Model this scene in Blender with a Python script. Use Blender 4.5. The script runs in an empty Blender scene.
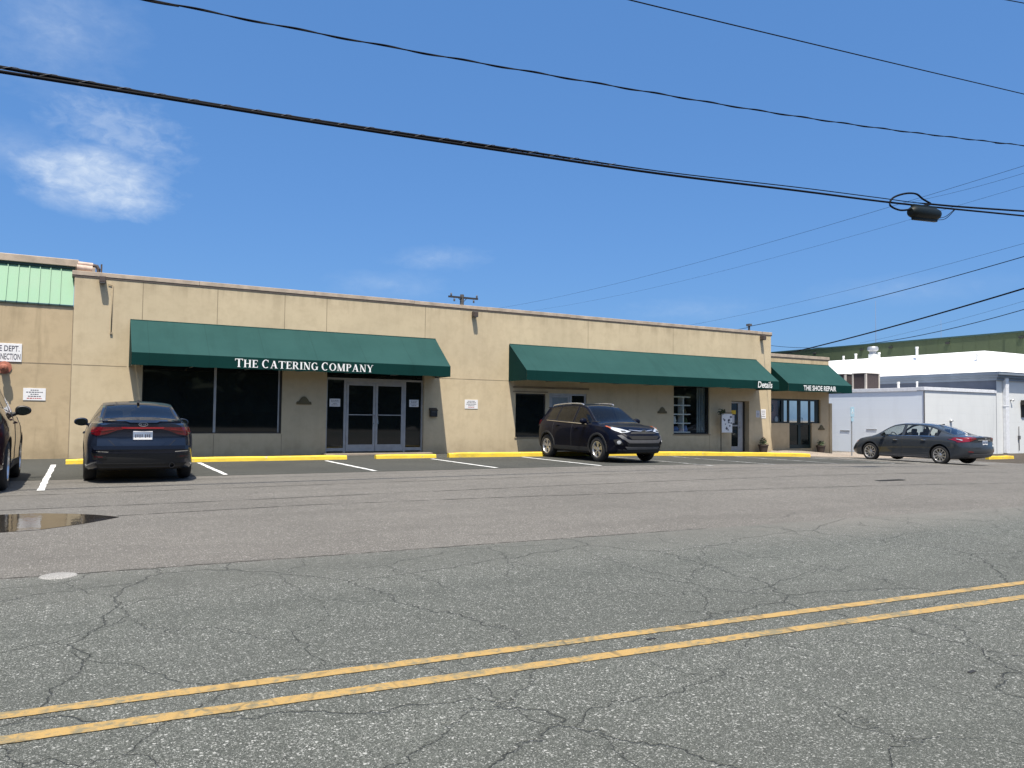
import bpy, bmesh, math, random
from math import radians, sin, cos, pi
from mathutils import Vector, Matrix
from mathutils.bvhtree import BVHTree
random.seed(7)
scene = bpy.context.scene
COL = scene.collection

# ------------------------------------------------------------------ helpers
def tag(o, label=None, cat=None, group=None, kind=None):
    if label: o['label'] = label
    if cat: o['category'] = cat
    if group: o['group'] = group
    if kind: o['kind'] = kind
    return o

def empty(name, loc=(0, 0, 0), rz=0.0):
    o = bpy.data.objects.new(name, None)
    o.empty_display_size = 0.3
    o.location = loc
    o.rotation_euler = (0, 0, rz)
    COL.objects.link(o)
    return o

def link_mesh(name, me, mats, parent=None, smooth=None):
    if not isinstance(mats, (list, tuple)): mats = [mats]
    if len(me.materials): me.materials.clear()   # clearing would reset the faces' slots
    for m in mats: me.materials.append(m)
    if smooth is not None:
        me.polygons.foreach_set('use_smooth', [True] * len(me.polygons))
        try: me.set_sharp_from_angle(angle=radians(smooth))
        except Exception: pass
    o = bpy.data.objects.new(name, me)
    COL.objects.link(o)
    if parent: o.parent = parent
    return o

class MB:
    """collects boxes, tubes, polygons ... into one mesh"""
    def __init__(s): s.bm = bmesh.new()
    def face(s, pts, mi=0):
        vs = [s.bm.verts.new(p) for p in pts]
        f = s.bm.faces.new(vs); f.material_index = mi
        return s
    def box(s, x0, x1, y0, y1, z0, z1, mi=0, bev=0.0, M=None):
        r = bmesh.ops.create_cube(s.bm, size=1.0)
        vs = r['verts']
        for v in vs:
            v.co = Vector(((x0 + x1) / 2 + v.co.x * (x1 - x0), (y0 + y1) / 2 + v.co.y * (y1 - y0), (z0 + z1) / 2 + v.co.z * (z1 - z0)))
        fs = set(f for v in vs for f in v.link_faces)
        for f in fs: f.material_index = mi
        if bev:
            es = list(set(e for v in vs for e in v.link_edges))
            rr = bmesh.ops.bevel(s.bm, geom=es, offset=bev, segments=2, profile=0.5, affect='EDGES', clamp_overlap=True)
            vs = list(set(v for f in rr['faces'] for v in f.verts) | set(v for v in vs if v.is_valid))
            for f in rr['faces']: f.material_index = mi
        if M is not None:
            for v in vs:
                if v.is_valid: v.co = M @ v.co
        return s
    def tube(s, pts, r, n=8, mi=0, cap=True):
        pts = [Vector(p) for p in pts]
        rs = r if isinstance(r, (list, tuple)) else [r] * len(pts)
        rings = []
        for i, p in enumerate(pts):
            a = pts[max(i - 1, 0)]; b = pts[min(i + 1, len(pts) - 1)]
            t = (b - a).normalized()
            u = t.cross(Vector((0, 0, 1)))
            if u.length < 1e-3: u = t.cross(Vector((0, 1, 0)))
            u.normalize(); w = u.cross(t)
            rings.append([s.bm.verts.new(p + (u * cos(2 * pi * k / n) + w * sin(2 * pi * k / n)) * rs[i]) for k in range(n)])
        for a, b in zip(rings, rings[1:]):
            for k in range(n):
                f = s.bm.faces.new((a[k], a[(k + 1) % n], b[(k + 1) % n], b[k])); f.material_index = mi; f.smooth = True
        if cap:
            f = s.bm.faces.new(rings[0]); f.material_index = mi
            f = s.bm.faces.new(rings[-1][::-1]); f.material_index = mi
        return s
    def lathe(s, prof, n=32, M=Matrix(), mi=0, close=False):
        """prof: list of (radius, height) turned about local z"""
        rings = []
        for r, h in prof:
            rings.append([s.bm.verts.new(M @ Vector((max(r, 1e-4) * cos(2 * pi * k / n), max(r, 1e-4) * sin(2 * pi * k / n), h))) for k in range(n)])
        pr = list(zip(rings, rings[1:]))
        if close: pr.append((rings[-1], rings[0]))
        for a, b in pr:
            for k in range(n):
                f = s.bm.faces.new((a[k], a[(k + 1) % n], b[(k + 1) % n], b[k])); f.material_index = mi; f.smooth = True
        return s
    def prism(s, poly, d0, d1, axis='x', mi=0):
        """poly in the two other axes, extruded along axis from d0 to d1"""
        def P(a, b, d):
            return {'x': (d, a, b), 'y': (a, d, b), 'z': (a, b, d)}[axis]
        A = [s.bm.verts.new(P(a, b, d0)) for a, b in poly]
        B = [s.bm.verts.new(P(a, b, d1)) for a, b in poly]
        n = len(poly)
        fs = [s.bm.faces.new(A), s.bm.faces.new(B[::-1])]
        for k in range(n): fs.append(s.bm.faces.new((A[k], A[(k + 1) % n], B[(k + 1) % n], B[k])))
        for f in fs: f.material_index = mi
        return s
    def build(s, name, mats, parent=None, smooth=None, keep=False):
        bmesh.ops.recalc_face_normals(s.bm, faces=s.bm.faces)
        me = bpy.data.meshes.new(name)
        s.bm.to_mesh(me); s.bm.free()
        return link_mesh(name, me, mats, parent, smooth)

# ------------------------------------------------------------------ materials
MATS = {}
def newmat(name):
    m = bpy.data.materials.new(name); m.use_nodes = True
    nt = m.node_tree
    b = nt.nodes['Principled BSDF']
    MATS[name] = m
    return m, nt, b

def N(nt, typ, **kw):
    n = nt.nodes.new(typ)
    for k, v in kw.items():
        if k.startswith('_'): setattr(n, k[1:], v)
        else:
            key = k.replace('__', ' ')
            n.inputs[key].default_value = v
    return n

def L(nt, a, b): nt.links.new(a, b)

def mixc(nt, fac, a, b, mode='MIX'):
    n = nt.nodes.new('ShaderNodeMix'); n.data_type = 'RGBA'; n.blend_type = mode
    for idx, v in ((0, fac), (6, a), (7, b)):
        if hasattr(v, 'is_output') or isinstance(v, bpy.types.NodeSocket): L(nt, v, n.inputs[idx])
        else:
            n.inputs[idx].default_value = v if idx == 0 else (*v[:3], 1)
    return n.outputs[2]

def math_(nt, op, a, b=None, c=None, clamp=False):
    n = nt.nodes.new('ShaderNodeMath'); n.operation = op; n.use_clamp = clamp
    for i, v in enumerate((a, b, c)):
        if v is None: continue
        if isinstance(v, bpy.types.NodeSocket): L(nt, v, n.inputs[i])
        else: n.inputs[i].default_value = v
    return n.outputs[0]

def ramp(nt, sock, stops):
    n = nt.nodes.new('ShaderNodeValToRGB')
    e = n.color_ramp.elements
    while len(e) < len(stops): e.new(0.5)
    for el, (p, c) in zip(e, stops):
        el.position = p; el.color = (c, c, c, 1) if not isinstance(c, (tuple, list)) else (*c[:3], 1)
    L(nt, sock, n.inputs[0])
    return n.outputs[0]

def pos(nt, sx=1, sy=1, sz=1, obj=False):
    if obj: src = nt.nodes.new('ShaderNodeTexCoord').outputs['Object']
    else: src = nt.nodes.new('ShaderNodeNewGeometry').outputs['Position']
    if (sx, sy, sz) == (1, 1, 1): return src
    m = nt.nodes.new('ShaderNodeVectorMath'); m.operation = 'MULTIPLY'
    L(nt, src, m.inputs[0]); m.inputs[1].default_value = (sx, sy, sz)
    return m.outputs[0]

def noise(nt, vec, scale, detail=4, rough=0.55, dist=0.0):
    n = N(nt, 'ShaderNodeTexNoise', Scale=scale, Detail=detail, Roughness=rough, Distortion=dist)
    L(nt, vec, n.inputs['Vector']); return n.outputs['Fac']

def bump(nt, b, h, strength=0.3, dist=0.01):
    n = N(nt, 'ShaderNodeBump', Strength=strength, Distance=dist)
    L(nt, h, n.inputs['Height']); L(nt, n.outputs[0], b.inputs['Normal'])

def simple(name, col, rough=0.6, metal=0.0, spec=0.5, var=0.12, vscale=6.0, coat=0.0, bumps=0.0, bscale=80.0):
    """plain material with slight uneven colour and roughness"""
    m, nt, b = newmat(name)
    p = pos(nt, obj=True)
    f = noise(nt, p, vscale, 5, 0.6)
    c = mixc(nt, ramp(nt, f, [(0.3, 0.0), (0.7, 1.0)]), [x * (1 - var) for x in col], [min(1, x * (1 + var)) for x in col])
    L(nt, c, b.inputs['Base Color'])
    r = math_(nt, 'MULTIPLY_ADD', f, rough * 0.35, rough * 0.82)
    L(nt, r, b.inputs['Roughness'])
    b.inputs['Metallic'].default_value = metal
    b.inputs['Specular IOR Level'].default_value = spec
    b.inputs['Coat Weight'].default_value = coat
    b.inputs['Coat Roughness'].default_value = 0.03
    if bumps: bump(nt, b, noise(nt, p, bscale, 3), bumps, 0.004)
    return m

# --- stucco / cast concrete walls
def wall_mat(name, base, dark, streak=0.35, top=4.8):
    m, nt, b = newmat(name)
    p = pos(nt)
    big = noise(nt, p, 0.55, 5, 0.6)
    mid = noise(nt, p, 3.2, 6, 0.65)
    fine = noise(nt, p, 60, 3, 0.6)
    st = noise(nt, pos(nt, 2.3, 2.3, 0.22), 1.0, 6, 0.65, 0.2)
    c = mixc(nt, ramp(nt, big, [(0.35, 0), (0.7, 1)]), base, [x * 0.88 for x in base])
    c = mixc(nt, math_(nt, 'MULTIPLY', ramp(nt, mid, [(0.45, 0), (0.75, 1)]), 0.35), c, dark)
    c = mixc(nt, math_(nt, 'MULTIPLY', ramp(nt, st, [(0.5, 0), (0.72, 1)]), streak), c, dark)
    # grime near the ground and just below the cap, where splash and run-off reach
    z = nt.nodes.new('ShaderNodeSeparateXYZ'); L(nt, p, z.inputs[0])
    lo = math_(nt, 'SUBTRACT', 1.0, math_(nt, 'DIVIDE', z.outputs[2], 0.55), clamp=True)
    lo = math_(nt, 'MULTIPLY', lo, math_(nt, 'MULTIPLY', mid, 0.9), clamp=True)
    c = mixc(nt, lo, c, [x * 0.8 for x in dark])
    hi = math_(nt, 'SUBTRACT', math_(nt, 'DIVIDE', z.outputs[2], 0.45), (top - 0.45) / 0.45, clamp=True)
    hi = math_(nt, 'MULTIPLY', hi, math_(nt, 'MULTIPLY', ramp(nt, st, [(0.42, 0), (0.6, 1)]), 0.5), clamp=True)
    c = mixc(nt, hi, c, [x * 0.7 for x in dark])
    c = mixc(nt, math_(nt, 'MULTIPLY', fine, 0.16), c, dark)
    L(nt, c, b.inputs['Base Color'])
    b.inputs['Roughness'].default_value = 0.88
    b.inputs['Specular IOR Level'].default_value = 0.25
    bump(nt, b, math_(nt, 'ADD', fine, math_(nt, 'MULTIPLY', mid, 0.7)), 0.25, 0.012)
    return m

def crack_mask(nt, vec, scale, width, thresh):
    """thin irregular cracks where a distorted cell border passes a noise mask"""
    d = N(nt, 'ShaderNodeTexNoise', Scale=1.3, Detail=4, Roughness=0.6)
    L(nt, vec, d.inputs['Vector'])
    vm = nt.nodes.new('ShaderNodeVectorMath'); vm.operation = 'MULTIPLY_ADD'
    L(nt, d.outputs['Color'], vm.inputs[0]); vm.inputs[1].default_value = (0.7, 0.7, 0); L(nt, vec, vm.inputs[2])
    d2 = N(nt, 'ShaderNodeTexNoise', Scale=14.0, Detail=3, Roughness=0.6); L(nt, vec, d2.inputs['Vector'])
    vm2 = nt.nodes.new('ShaderNodeVectorMath'); vm2.operation = 'MULTIPLY_ADD'
    L(nt, d2.outputs['Color'], vm2.inputs[0]); vm2.inputs[1].default_value = (0.07, 0.07, 0); L(nt, vm.outputs[0], vm2.inputs[2])
    v = N(nt, 'ShaderNodeTexVoronoi', _feature='DISTANCE_TO_EDGE', _voronoi_dimensions='2D', Scale=scale)
    L(nt, vm2.outputs[0], v.inputs['Vector'])
    line = math_(nt, 'SUBTRACT', 1.0, math_(nt, 'DIVIDE', v.outputs['Distance'], width), clamp=True)
    msk = ramp(nt, noise(nt, vec, 0.45, 3, 0.5), [(thresh, 0), (thresh + 0.12, 1)])
    return math_(nt, 'MULTIPLY', line, msk, clamp=True)

def asphalt(name, base, speck, sscale, samount, crack=0.0, cscale=0.9, stain=0.25, bstr=0.6, thr=0.45, streaks=0.0, fade=None):
    m, nt, b = newmat(name)
    p = pos(nt)
    big = noise(nt, p, 0.35, 4, 0.55)
    mid = noise(nt, p, 2.6, 5, 0.6)
    grit = noise(nt, p, 130, 2, 0.7)
    c = mixc(nt, ramp(nt, big, [(0.3, 0), (0.7, 1)]), [x * (1 - stain) for x in base], [x * (1 + stain * 0.6) for x in base])
    c = mixc(nt, math_(nt, 'MULTIPLY', ramp(nt, mid, [(0.35, 1), (0.55, 0)]), 0.35), c, [x * 0.6 for x in base])
    c = mixc(nt, math_(nt, 'MULTIPLY', ramp(nt, grit, [(0.40, 1), (0.56, 0)]), 0.9), c, [x * 0.30 for x in base])
    # pale stones, each a cell of its own with its own brightness
    d = N(nt, 'ShaderNodeTexNoise', Scale=90.0, Detail=2); L(nt, p, d.inputs['Vector'])
    vm = nt.nodes.new('ShaderNodeVectorMath'); vm.operation = 'MULTIPLY_ADD'
    L(nt, d.outputs['Color'], vm.inputs[0]); vm.inputs[1].default_value = (0.022, 0.022, 0); L(nt, p, vm.inputs[2])
    d.inputs['Scale'].default_value = 45.0
    clump = noise(nt, p, 11, 4, 0.6)
    c = mixc(nt, math_(nt, 'MULTIPLY', ramp(nt, noise(nt, p, 34, 3, 0.6), [(0.40, 1), (0.56, 0)]), 0.38), c, [x * 0.55 for x in base])
    for sc, am, cut in ((sscale, samount, 0.66), (sscale * 2.3, samount * 0.75, 0.45)):
        v = N(nt, 'ShaderNodeTexVoronoi', _voronoi_dimensions='2D', Scale=sc, Randomness=1.0)
        L(nt, vm.outputs[0], v.inputs['Vector'])
        sep = nt.nodes.new('ShaderNodeSeparateColor'); L(nt, v.outputs['Color'], sep.inputs[0])
        on = ramp(nt, math_(nt, 'MULTIPLY_ADD', clump, 0.5, math_(nt, 'SUBTRACT', sep.outputs[0], 0.25)), [(cut, 0), (cut + 0.34, 1)])
        rad = math_(nt, 'MULTIPLY_ADD', sep.outputs[1], 0.36, 0.12)
        disc = ramp(nt, math_(nt, 'DIVIDE', v.outputs['Distance'], rad), [(0.75, 1), (1.0, 0)])
        c = mixc(nt, math_(nt, 'MULTIPLY', math_(nt, 'MULTIPLY', on, disc), am), c, speck)
    if streaks:
        st = noise(nt, pos(nt, 0.12, 1.6, 1), 1.0, 5, 0.6, 0.3)
        c = mixc(nt, math_(nt, 'MULTIPLY', ramp(nt, st, [(0.5, 0), (0.68, 1)]), streaks), c, [x * 0.55 for x in base])
    if fade:
        # towards the lot the road surface wears into the lot's own asphalt
        sp = nt.nodes.new('ShaderNodeSeparateXYZ'); L(nt, p, sp.inputs[0])
        fy = math_(nt, 'DIVIDE', math_(nt, 'SUBTRACT', sp.outputs[1], 5.2), 1.5, clamp=True)
        fx = math_(nt, 'MAXIMUM', math_(nt, 'DIVIDE', math_(nt, 'SUBTRACT', sp.outputs[0], 2.0), 6.0, clamp=True), 0.30)
        fm = math_(nt, 'MULTIPLY', math_(nt, 'MULTIPLY', fy, fx), math_(nt, 'MULTIPLY_ADD', mid, 1.2, 0.35), clamp=True)
        c = mixc(nt, fm, c, fade)
        tr = noise(nt, pos(nt, 0.05, 0.75, 1), 1.0, 3, 0.5, 0.2)
        c = mixc(nt, math_(nt, 'MULTIPLY', ramp(nt, tr, [(0.44, 0), (0.66, 1)]), 0.42), c, [x * 0.55 for x in base])
    h = math_(nt, 'MULTIPLY', grit, 0.6)
    if crack:
        k = crack_mask(nt, p, cscale, 0.0055, thr)
        k2 = crack_mask(nt, pos(nt, 1.0, 0.8, 1), cscale * 2.4, 0.0075, thr + 0.06)
        k = math_(nt, 'MAXIMUM', k, math_(nt, 'MULTIPLY', k2, 0.7))
        brk = ramp(nt, noise(nt, p, 5.0, 3, 0.6), [(0.38, 0.1), (0.62, 1)])
        kk = math_(nt, 'MULTIPLY', math_(nt, 'MULTIPLY', k, brk), crack, clamp=True)
        c = mixc(nt, kk, c, [x * 0.33 for x in base])
        h = math_(nt, 'SUBTRACT', h, math_(nt, 'MULTIPLY', k, 1.5))
    L(nt, c, b.inputs['Base Color'])
    b.inputs['Roughness'].default_value = 0.92
    b.inputs['Specular IOR Level'].default_value = 0.3
    bump(nt, b, h, bstr, 0.012)
    return m

def road_paint(name, col, under, wear_lo, wear_hi, cracks=True):
    m, nt, b = newmat(name)
    p = pos(nt)
    w = noise(nt, p, 26, 5, 0.7)
    w2 = noise(nt, p, 3.0, 4, 0.6)
    f = ramp(nt, math_(nt, 'MULTIPLY_ADD', w2, 0.5, math_(nt, 'MULTIPLY', w, 0.6)), [(wear_lo, 0), (wear_hi, 1)])
    c = mixc(nt, noise(nt, p, 9, 4), [x * 0.85 for x in col], col)
    c = mixc(nt, f, under, c)
    if cracks:
        k = crack_mask(nt, p, 0.9, 0.011, 0.42)
        k2 = crack_mask(nt, pos(nt, 1.0, 0.3, 1), 2.0, 0.030, 0.42)
        c = mixc(nt, math_(nt, 'MULTIPLY', math_(nt, 'MAXIMUM', k, k2), 0.8), c, [x * 0.4 for x in under])
    L(nt, c, b.inputs['Base Color'])
    b.inputs['Roughness'].default_value = 0.75
    bump(nt, b, noise(nt, p, 130, 2), 0.4, 0.01)
    return m

def car_paint(name, col, metal=0.25, rough=0.28, coat=1.0):
    m, nt, b = newmat(name)
    p = pos(nt, obj=True)
    d = noise(nt, p, 3.0, 4)
    c = mixc(nt, math_(nt, 'MULTIPLY', d, 0.25), col, [min(1, x * 1.25 + 0.01) for x in col])
    # road dust on the lowest panels
    z = nt.nodes.new('ShaderNodeSeparateXYZ'); L(nt, p, z.inputs[0])
    dust = math_(nt, 'MULTIPLY', math_(nt, 'SUBTRACT', 1.0, math_(nt, 'DIVIDE', z.outputs[2], 0.55), clamp=True), 0.06)
    c = mixc(nt, math_(nt, 'MULTIPLY', dust, noise(nt, p, 9, 4)), c, (0.16, 0.14, 0.12))
    L(nt, c, b.inputs['Base Color'])
    b.inputs['Metallic'].default_value = metal
    L(nt, math_(nt, 'MULTIPLY_ADD', d, 0.1, rough), b.inputs['Roughness'])
    b.inputs['Specular IOR Level'].default_value = 0.05
    b.inputs['Coat Weight'].default_value = coat
    b.inputs['Coat Roughness'].default_value = 0.025
    return m

def car_glass(name, tint, mixv=0.03):
    m = bpy.data.materials.new(name); m.use_nodes = True; MATS[name] = m
    nt = m.node_tree; nt.nodes.clear()
    o = nt.nodes.new('ShaderNodeOutputMaterial')
    t = nt.nodes.new('ShaderNodeBsdfTransparent'); t.inputs[0].default_value = (*tint, 1)
    g = nt.nodes.new('ShaderNodeBsdfGlossy'); g.inputs['Color'].default_value = (0.95, 0.97, 1, 1); g.inputs['Roughness'].default_value = 0.02
    # faint dust film
    d = nt.nodes.new('ShaderNodeBsdfDiffuse'); d.inputs[0].default_value = (0.3, 0.3, 0.29, 1)
    lw = nt.nodes.new('ShaderNodeLayerWeight'); lw.inputs[0].default_value = 0.5
    fz = math_(nt, 'MULTIPLY_ADD', math_(nt, 'POWER', lw.outputs['Facing'], 5.0), 0.95, 0.04)
    mx = nt.nodes.new('ShaderNodeMixShader'); L(nt, fz, mx.inputs[0]); L(nt, t.outputs[0], mx.inputs[1]); L(nt, g.outputs[0], mx.inputs[2])
    m2 = nt.nodes.new('ShaderNodeMixShader'); m2.inputs[0].default_value = mixv * 0.4
    L(nt, mx.outputs[0], m2.inputs[1]); L(nt, d.outputs[0], m2.inputs[2]); L(nt, m2.outputs[0], o.inputs[0])
    return m

wall_main = wall_mat('beige_stucco', (0.595, 0.490, 0.325), (0.35, 0.275, 0.175), 0.26)
wall_left = wall_mat('stained_stucco', (0.52, 0.405, 0.255), (0.27, 0.21, 0.125), 0.75, 4.2)
wall_shoe = wall_mat('beige_stucco_low', (0.56, 0.445, 0.285), (0.33, 0.255, 0.155), 0.3, 4.0)
joint_m = simple('joint_sealant', (0.26, 0.205, 0.135), 0.9, var=0.3, vscale=2)
cap_m = simple('cap_flashing', (0.43, 0.345, 0.26), 0.6, 0.1, var=0.25, vscale=2.5)
cap_dark = simple('cap_drip_edge', (0.10, 0.075, 0.06), 0.7)
roofing = simple('roofing_gravel', (0.22, 0.21, 0.20), 0.95, var=0.3, vscale=12)
def fabric(name, col, fade):
    m, nt, b = newmat(name)
    p = pos(nt)
    f = noise(nt, pos(nt, 0.6, 1, 1), 0.9, 5, 0.6)
    c = mixc(nt, ramp(nt, f, [(0.3, 0), (0.75, 1)]), col, fade)
    d = noise(nt, pos(nt, 2.2, 0.4, 0.4), 1.0, 6, 0.65)
    c = mixc(nt, math_(nt, 'MULTIPLY', ramp(nt, d, [(0.50, 0), (0.75, 1)]), 0.45), c, [x * 0.70 for x in col])
    sx = nt.nodes.new('ShaderNodeSeparateXYZ'); L(nt, p, sx.inputs[0])
    fr = math_(nt, 'FRACT', math_(nt, 'DIVIDE', sx.outputs[0], 1.45))
    c = mixc(nt, math_(nt, 'MULTIPLY', math_(nt, 'LESS_THAN', fr, 0.014), 0.35), c, [x * 0.6 for x in col])
    L(nt, c, b.inputs['Base Color'])
    b.inputs['Roughness'].default_value = 0.8
    b.inputs['Specular IOR Level'].default_value = 0.12
    w = noise(nt, p, 160, 2)
    wr = noise(nt, pos(nt, 1.5, 0.7, 0.7), 1.1, 3, 0.5)
    bump(nt, b, math_(nt, 'ADD', math_(nt, 'MULTIPLY', w, 0.12), wr), 0.22, 0.02)
    return m
canvas_top = fabric('green_canvas_lighter', (0.015, 0.053, 0.050), (0.021, 0.066, 0.062))  # top slope, a lighter green than the valance
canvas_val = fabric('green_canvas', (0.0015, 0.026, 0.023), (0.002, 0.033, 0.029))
letter_m = simple('white_lettering', (0.82, 0.82, 0.80), 0.6, var=0.06)
alu = simple('grey_aluminium', (0.36, 0.36, 0.36), 0.5, 0.3)
alu_dark = simple('bronze_aluminium', (0.035, 0.033, 0.030), 0.6, 0.0, spec=0.25)
green_frame = simple('dark_green_frame', (0.010, 0.022, 0.020), 0.4)
black_m = simple('black_plastic', (0.012, 0.012, 0.013), 0.45)
black_soft = simple('black_matte', (0.018, 0.018, 0.018), 0.8)
rubber = simple('tyre_rubber', (0.022, 0.021, 0.020), 0.85, bumps=0.2)
trim_grey = simple('grey_trim', (0.09, 0.09, 0.095), 0.6)
chrome = simple('chrome', (0.80, 0.80, 0.80), 0.12, 1.0, var=0.03)
silver = simple('silver_alloy', (0.60, 0.60, 0.61), 0.28, 0.85, var=0.06)
alloy_dark = simple('dark_alloy', (0.05, 0.05, 0.055), 0.35, 0.6)
red_lens = simple('red_lens', (0.20, 0.006, 0.012), 0.12, coat=0.8)
red_bright = simple('red_lens_bar', (0.26, 0.010, 0.016), 0.15, coat=1.0)
dark_red_lens = simple('dark_red_lens', (0.10, 0.005, 0.009), 0.15, coat=0.6)
clear_lens = simple('clear_lens', (0.62, 0.64, 0.66), 0.10, 0.35, coat=1.0, var=0.25, vscale=14)
amber = simple('amber_lens', (0.55, 0.12, 0.015), 0.2, coat=1.0)
plate_white = simple('plate_white', (0.22, 0.27, 0.36), 0.4)
plate_blue = simple('plate_blue', (0.12, 0.20, 0.42), 0.4)
ink = simple('dark_ink', (0.05, 0.05, 0.07), 0.7)
ink_red = simple('red_ink', (0.45, 0.06, 0.05), 0.7)
paper = simple('white_paper', (0.76, 0.75, 0.74), 0.7, var=0.05)
paper_shade = simple('white_paper_shaded', (0.55, 0.56, 0.60), 0.7, var=0.05)  # white paper with its greyed, shaded tone put into the colour
seat_m = simple('seat_cloth', (0.010, 0.010, 0.011), 0.85)
plaque_m = simple('olive_bronze_plaque', (0.125, 0.098, 0.045), 0.7, 0.0)
brown_metal = simple('brown_light_housing', (0.075, 0.055, 0.045), 0.6)
green_metal = simple('mint_green_metal', (0.155, 0.30, 0.185), 0.6, var=0.10, vscale=1.3)
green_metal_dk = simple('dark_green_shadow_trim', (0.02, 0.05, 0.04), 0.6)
white_block = None
def block_mat(name, col, bw=0.8, bh=0.4):
    m, nt, b = newmat(name)
    p = pos(nt)
    v = nt.nodes.new('ShaderNodeSeparateXYZ'); L(nt, p, v.inputs[0])
    cmb = nt.nodes.new('ShaderNodeCombineXYZ')
    L(nt, math_(nt, 'ADD', v.outputs[0], v.outputs[1]), cmb.inputs[0]); L(nt, v.outputs[2], cmb.inputs[1])
    br = N(nt, 'ShaderNodeTexBrick', Scale=1.0)
    br.inputs['Brick Width'].default_value = bw; br.inputs['Row Height'].default_value = bh
    br.inputs['Mortar Size'].default_value = 0.008; br.inputs['Mortar Smooth'].default_value = 0.4
    br.inputs['Color1'].default_value = (*col, 1); br.inputs['Color2'].default_value = (*[x * 0.985 for x in col], 1)
    br.inputs['Mortar'].default_value = (*[x * 0.95 for x in col], 1)
    L(nt, cmb.outputs[0], br.inputs['Vector'])
    st = noise(nt, pos(nt, 1.1, 1.1, 0.25), 1.2, 6, 0.65)
    c = mixc(nt, math_(nt, 'MULTIPLY', ramp(nt, st, [(0.5, 0), (0.75, 1)]), 0.3), br.outputs['Color'], [x * 0.7 for x in col])
    L(nt, c, b.inputs['Base Color']); b.inputs['Roughness'].default_value = 0.8
    bump(nt, b, math_(nt, 'SUBTRACT', noise(nt, p, 30, 4), br.outputs['Fac']), 0.25, 0.012)
    return m
white_block = block_mat('white_painted_block', (0.65, 0.665, 0.66))
skylit_block = block_mat('white_block_skylit', (0.73, 0.785, 0.845), 1.6, 0.45)  # white block with the left face's bluish skylight put into its colour
membrane = simple('white_roof_membrane', (0.80, 0.80, 0.80), 0.55, var=0.06, vscale=0.8)
wall_shade = simple('blue_grey_wall_shade', (0.085, 0.10, 0.135), 0.7, var=0.2, vscale=1.0)  # shade on the high wall's left face, put into its colour
fascia_blue = simple('blue_grey_fascia', (0.20, 0.235, 0.28), 0.6, var=0.15, vscale=1.0)
white_trim = simple('white_metal_trim', (0.70, 0.71, 0.73), 0.5)
pipe_white = simple('white_vent_pipe', (0.78, 0.77, 0.72), 0.5)
ac_frame = simple('beige_unit_casing', (0.42, 0.38, 0.33), 0.6)
ac_coil = simple('dark_coil_fins', (0.060, 0.045, 0.045), 0.8, var=0.3, vscale=20)
olive = simple('olive_green_siding', (0.052, 0.072, 0.032), 0.75, var=0.12, vscale=0.5)
yellow_paint_m = None
def kerb_mat():
    m, nt, b = newmat('yellow_kerb_paint')
    p = pos(nt)
    w = noise(nt, p, 7, 6, 0.7); d = noise(nt, p, 2.0, 4)
    c = mixc(nt, ramp(nt, d, [(0.3, 0), (0.7, 1)]), (0.78, 0.56, 0.045), (0.68, 0.46, 0.035))
    c = mixc(nt, ramp(nt, w, [(0.60, 0), (0.68, 1)]), c, (0.40, 0.36, 0.28))
    c = mixc(nt, math_(nt, 'MULTIPLY', ramp(nt, noise(nt, pos(nt, 1, 1, 3), 2.6, 6, 0.7), [(0.5, 0), (0.72, 1)]), 0.45), c, (0.22, 0.17, 0.06))
    L(nt, c, b.inputs['Base Color']); b.inputs['Roughness'].default_value = 0.7
    bump(nt, b, w, 0.3, 0.02)
    return m
kerb_m = kerb_mat()
concrete = asphalt('sidewalk_concrete', (0.40, 0.335, 0.27), (0.52, 0.46, 0.40), 60, 0.3, 0.5, 0.7, 0.2, 0.3)
joint_dark = simple('dark_paving_joint', (0.050, 0.046, 0.040), 0.95, var=0.4, vscale=5)
lot_m = asphalt('lot_asphalt', (0.176, 0.165, 0.147), (0.36, 0.34, 0.31), 48, 0.85, 0.35, 0.25, 0.20, 1.0, 0.55, 0.35)
bay_m = asphalt('bay_asphalt', (0.075, 0.076, 0.067), (0.2, 0.2, 0.18), 75, 0.4, 0.4, 0.35, 0.30, 0.5, 0.5, 0.25)
road_m = asphalt('road_asphalt', (0.108, 0.115, 0.101), (0.50, 0.50, 0.47), 70, 0.74, 0.34, 0.45, 0.16, 0.9, 0.30, 0.0, (0.165, 0.156, 0.139))
brown_m = asphalt('brown_stained_asphalt', (0.085, 0.070, 0.052), (0.22, 0.2, 0.18), 60, 0.3, 0.3, 0.5, 0.25, 0.5)
yellow_line_m = road_paint('yellow_line_paint', (0.38, 0.245, 0.082), (0.17, 0.145, 0.085), 0.47, 0.58)
white_line_m = road_paint('white_line_paint', (0.70, 0.70, 0.68), (0.17, 0.165, 0.16), 0.38, 0.47, False)
white_worn_m = road_paint('worn_white_line_paint', (0.55, 0.55, 0.53), (0.12, 0.12, 0.115), 0.50, 0.64, False)
def pane_mat(name, col=(0.006, 0.008, 0.008), spec=0.5):
    m, nt, b = newmat(name)
    p = pos(nt)
    L(nt, mixc(nt, noise(nt, p, 1.5, 4), col, [x * 1.8 for x in col]), b.inputs['Base Color'])
    b.inputs['Roughness'].default_value = 0.03
    b.inputs['Specular IOR Level'].default_value = spec
    bump(nt, b, noise(nt, p, 0.8, 2), 0.04, 0.02)
    return m
pane_dark = pane_mat('dark_tinted_glass')
pane_mirror = pane_mat('reflective_shop_glass', (0.66, 0.60, 0.50), 1.0)
pane_mirror.node_tree.nodes['Principled BSDF'].inputs['Metallic'].default_value = 1.0
pane_clear = car_glass('clear_shop_glass', (0.90, 0.92, 0.91), 0.02)
gl_car = car_glass('car_glass_clear', (0.78, 0.82, 0.80))
gl_tint = car_glass('car_glass_tinted', (0.10, 0.11, 0.115))
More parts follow.
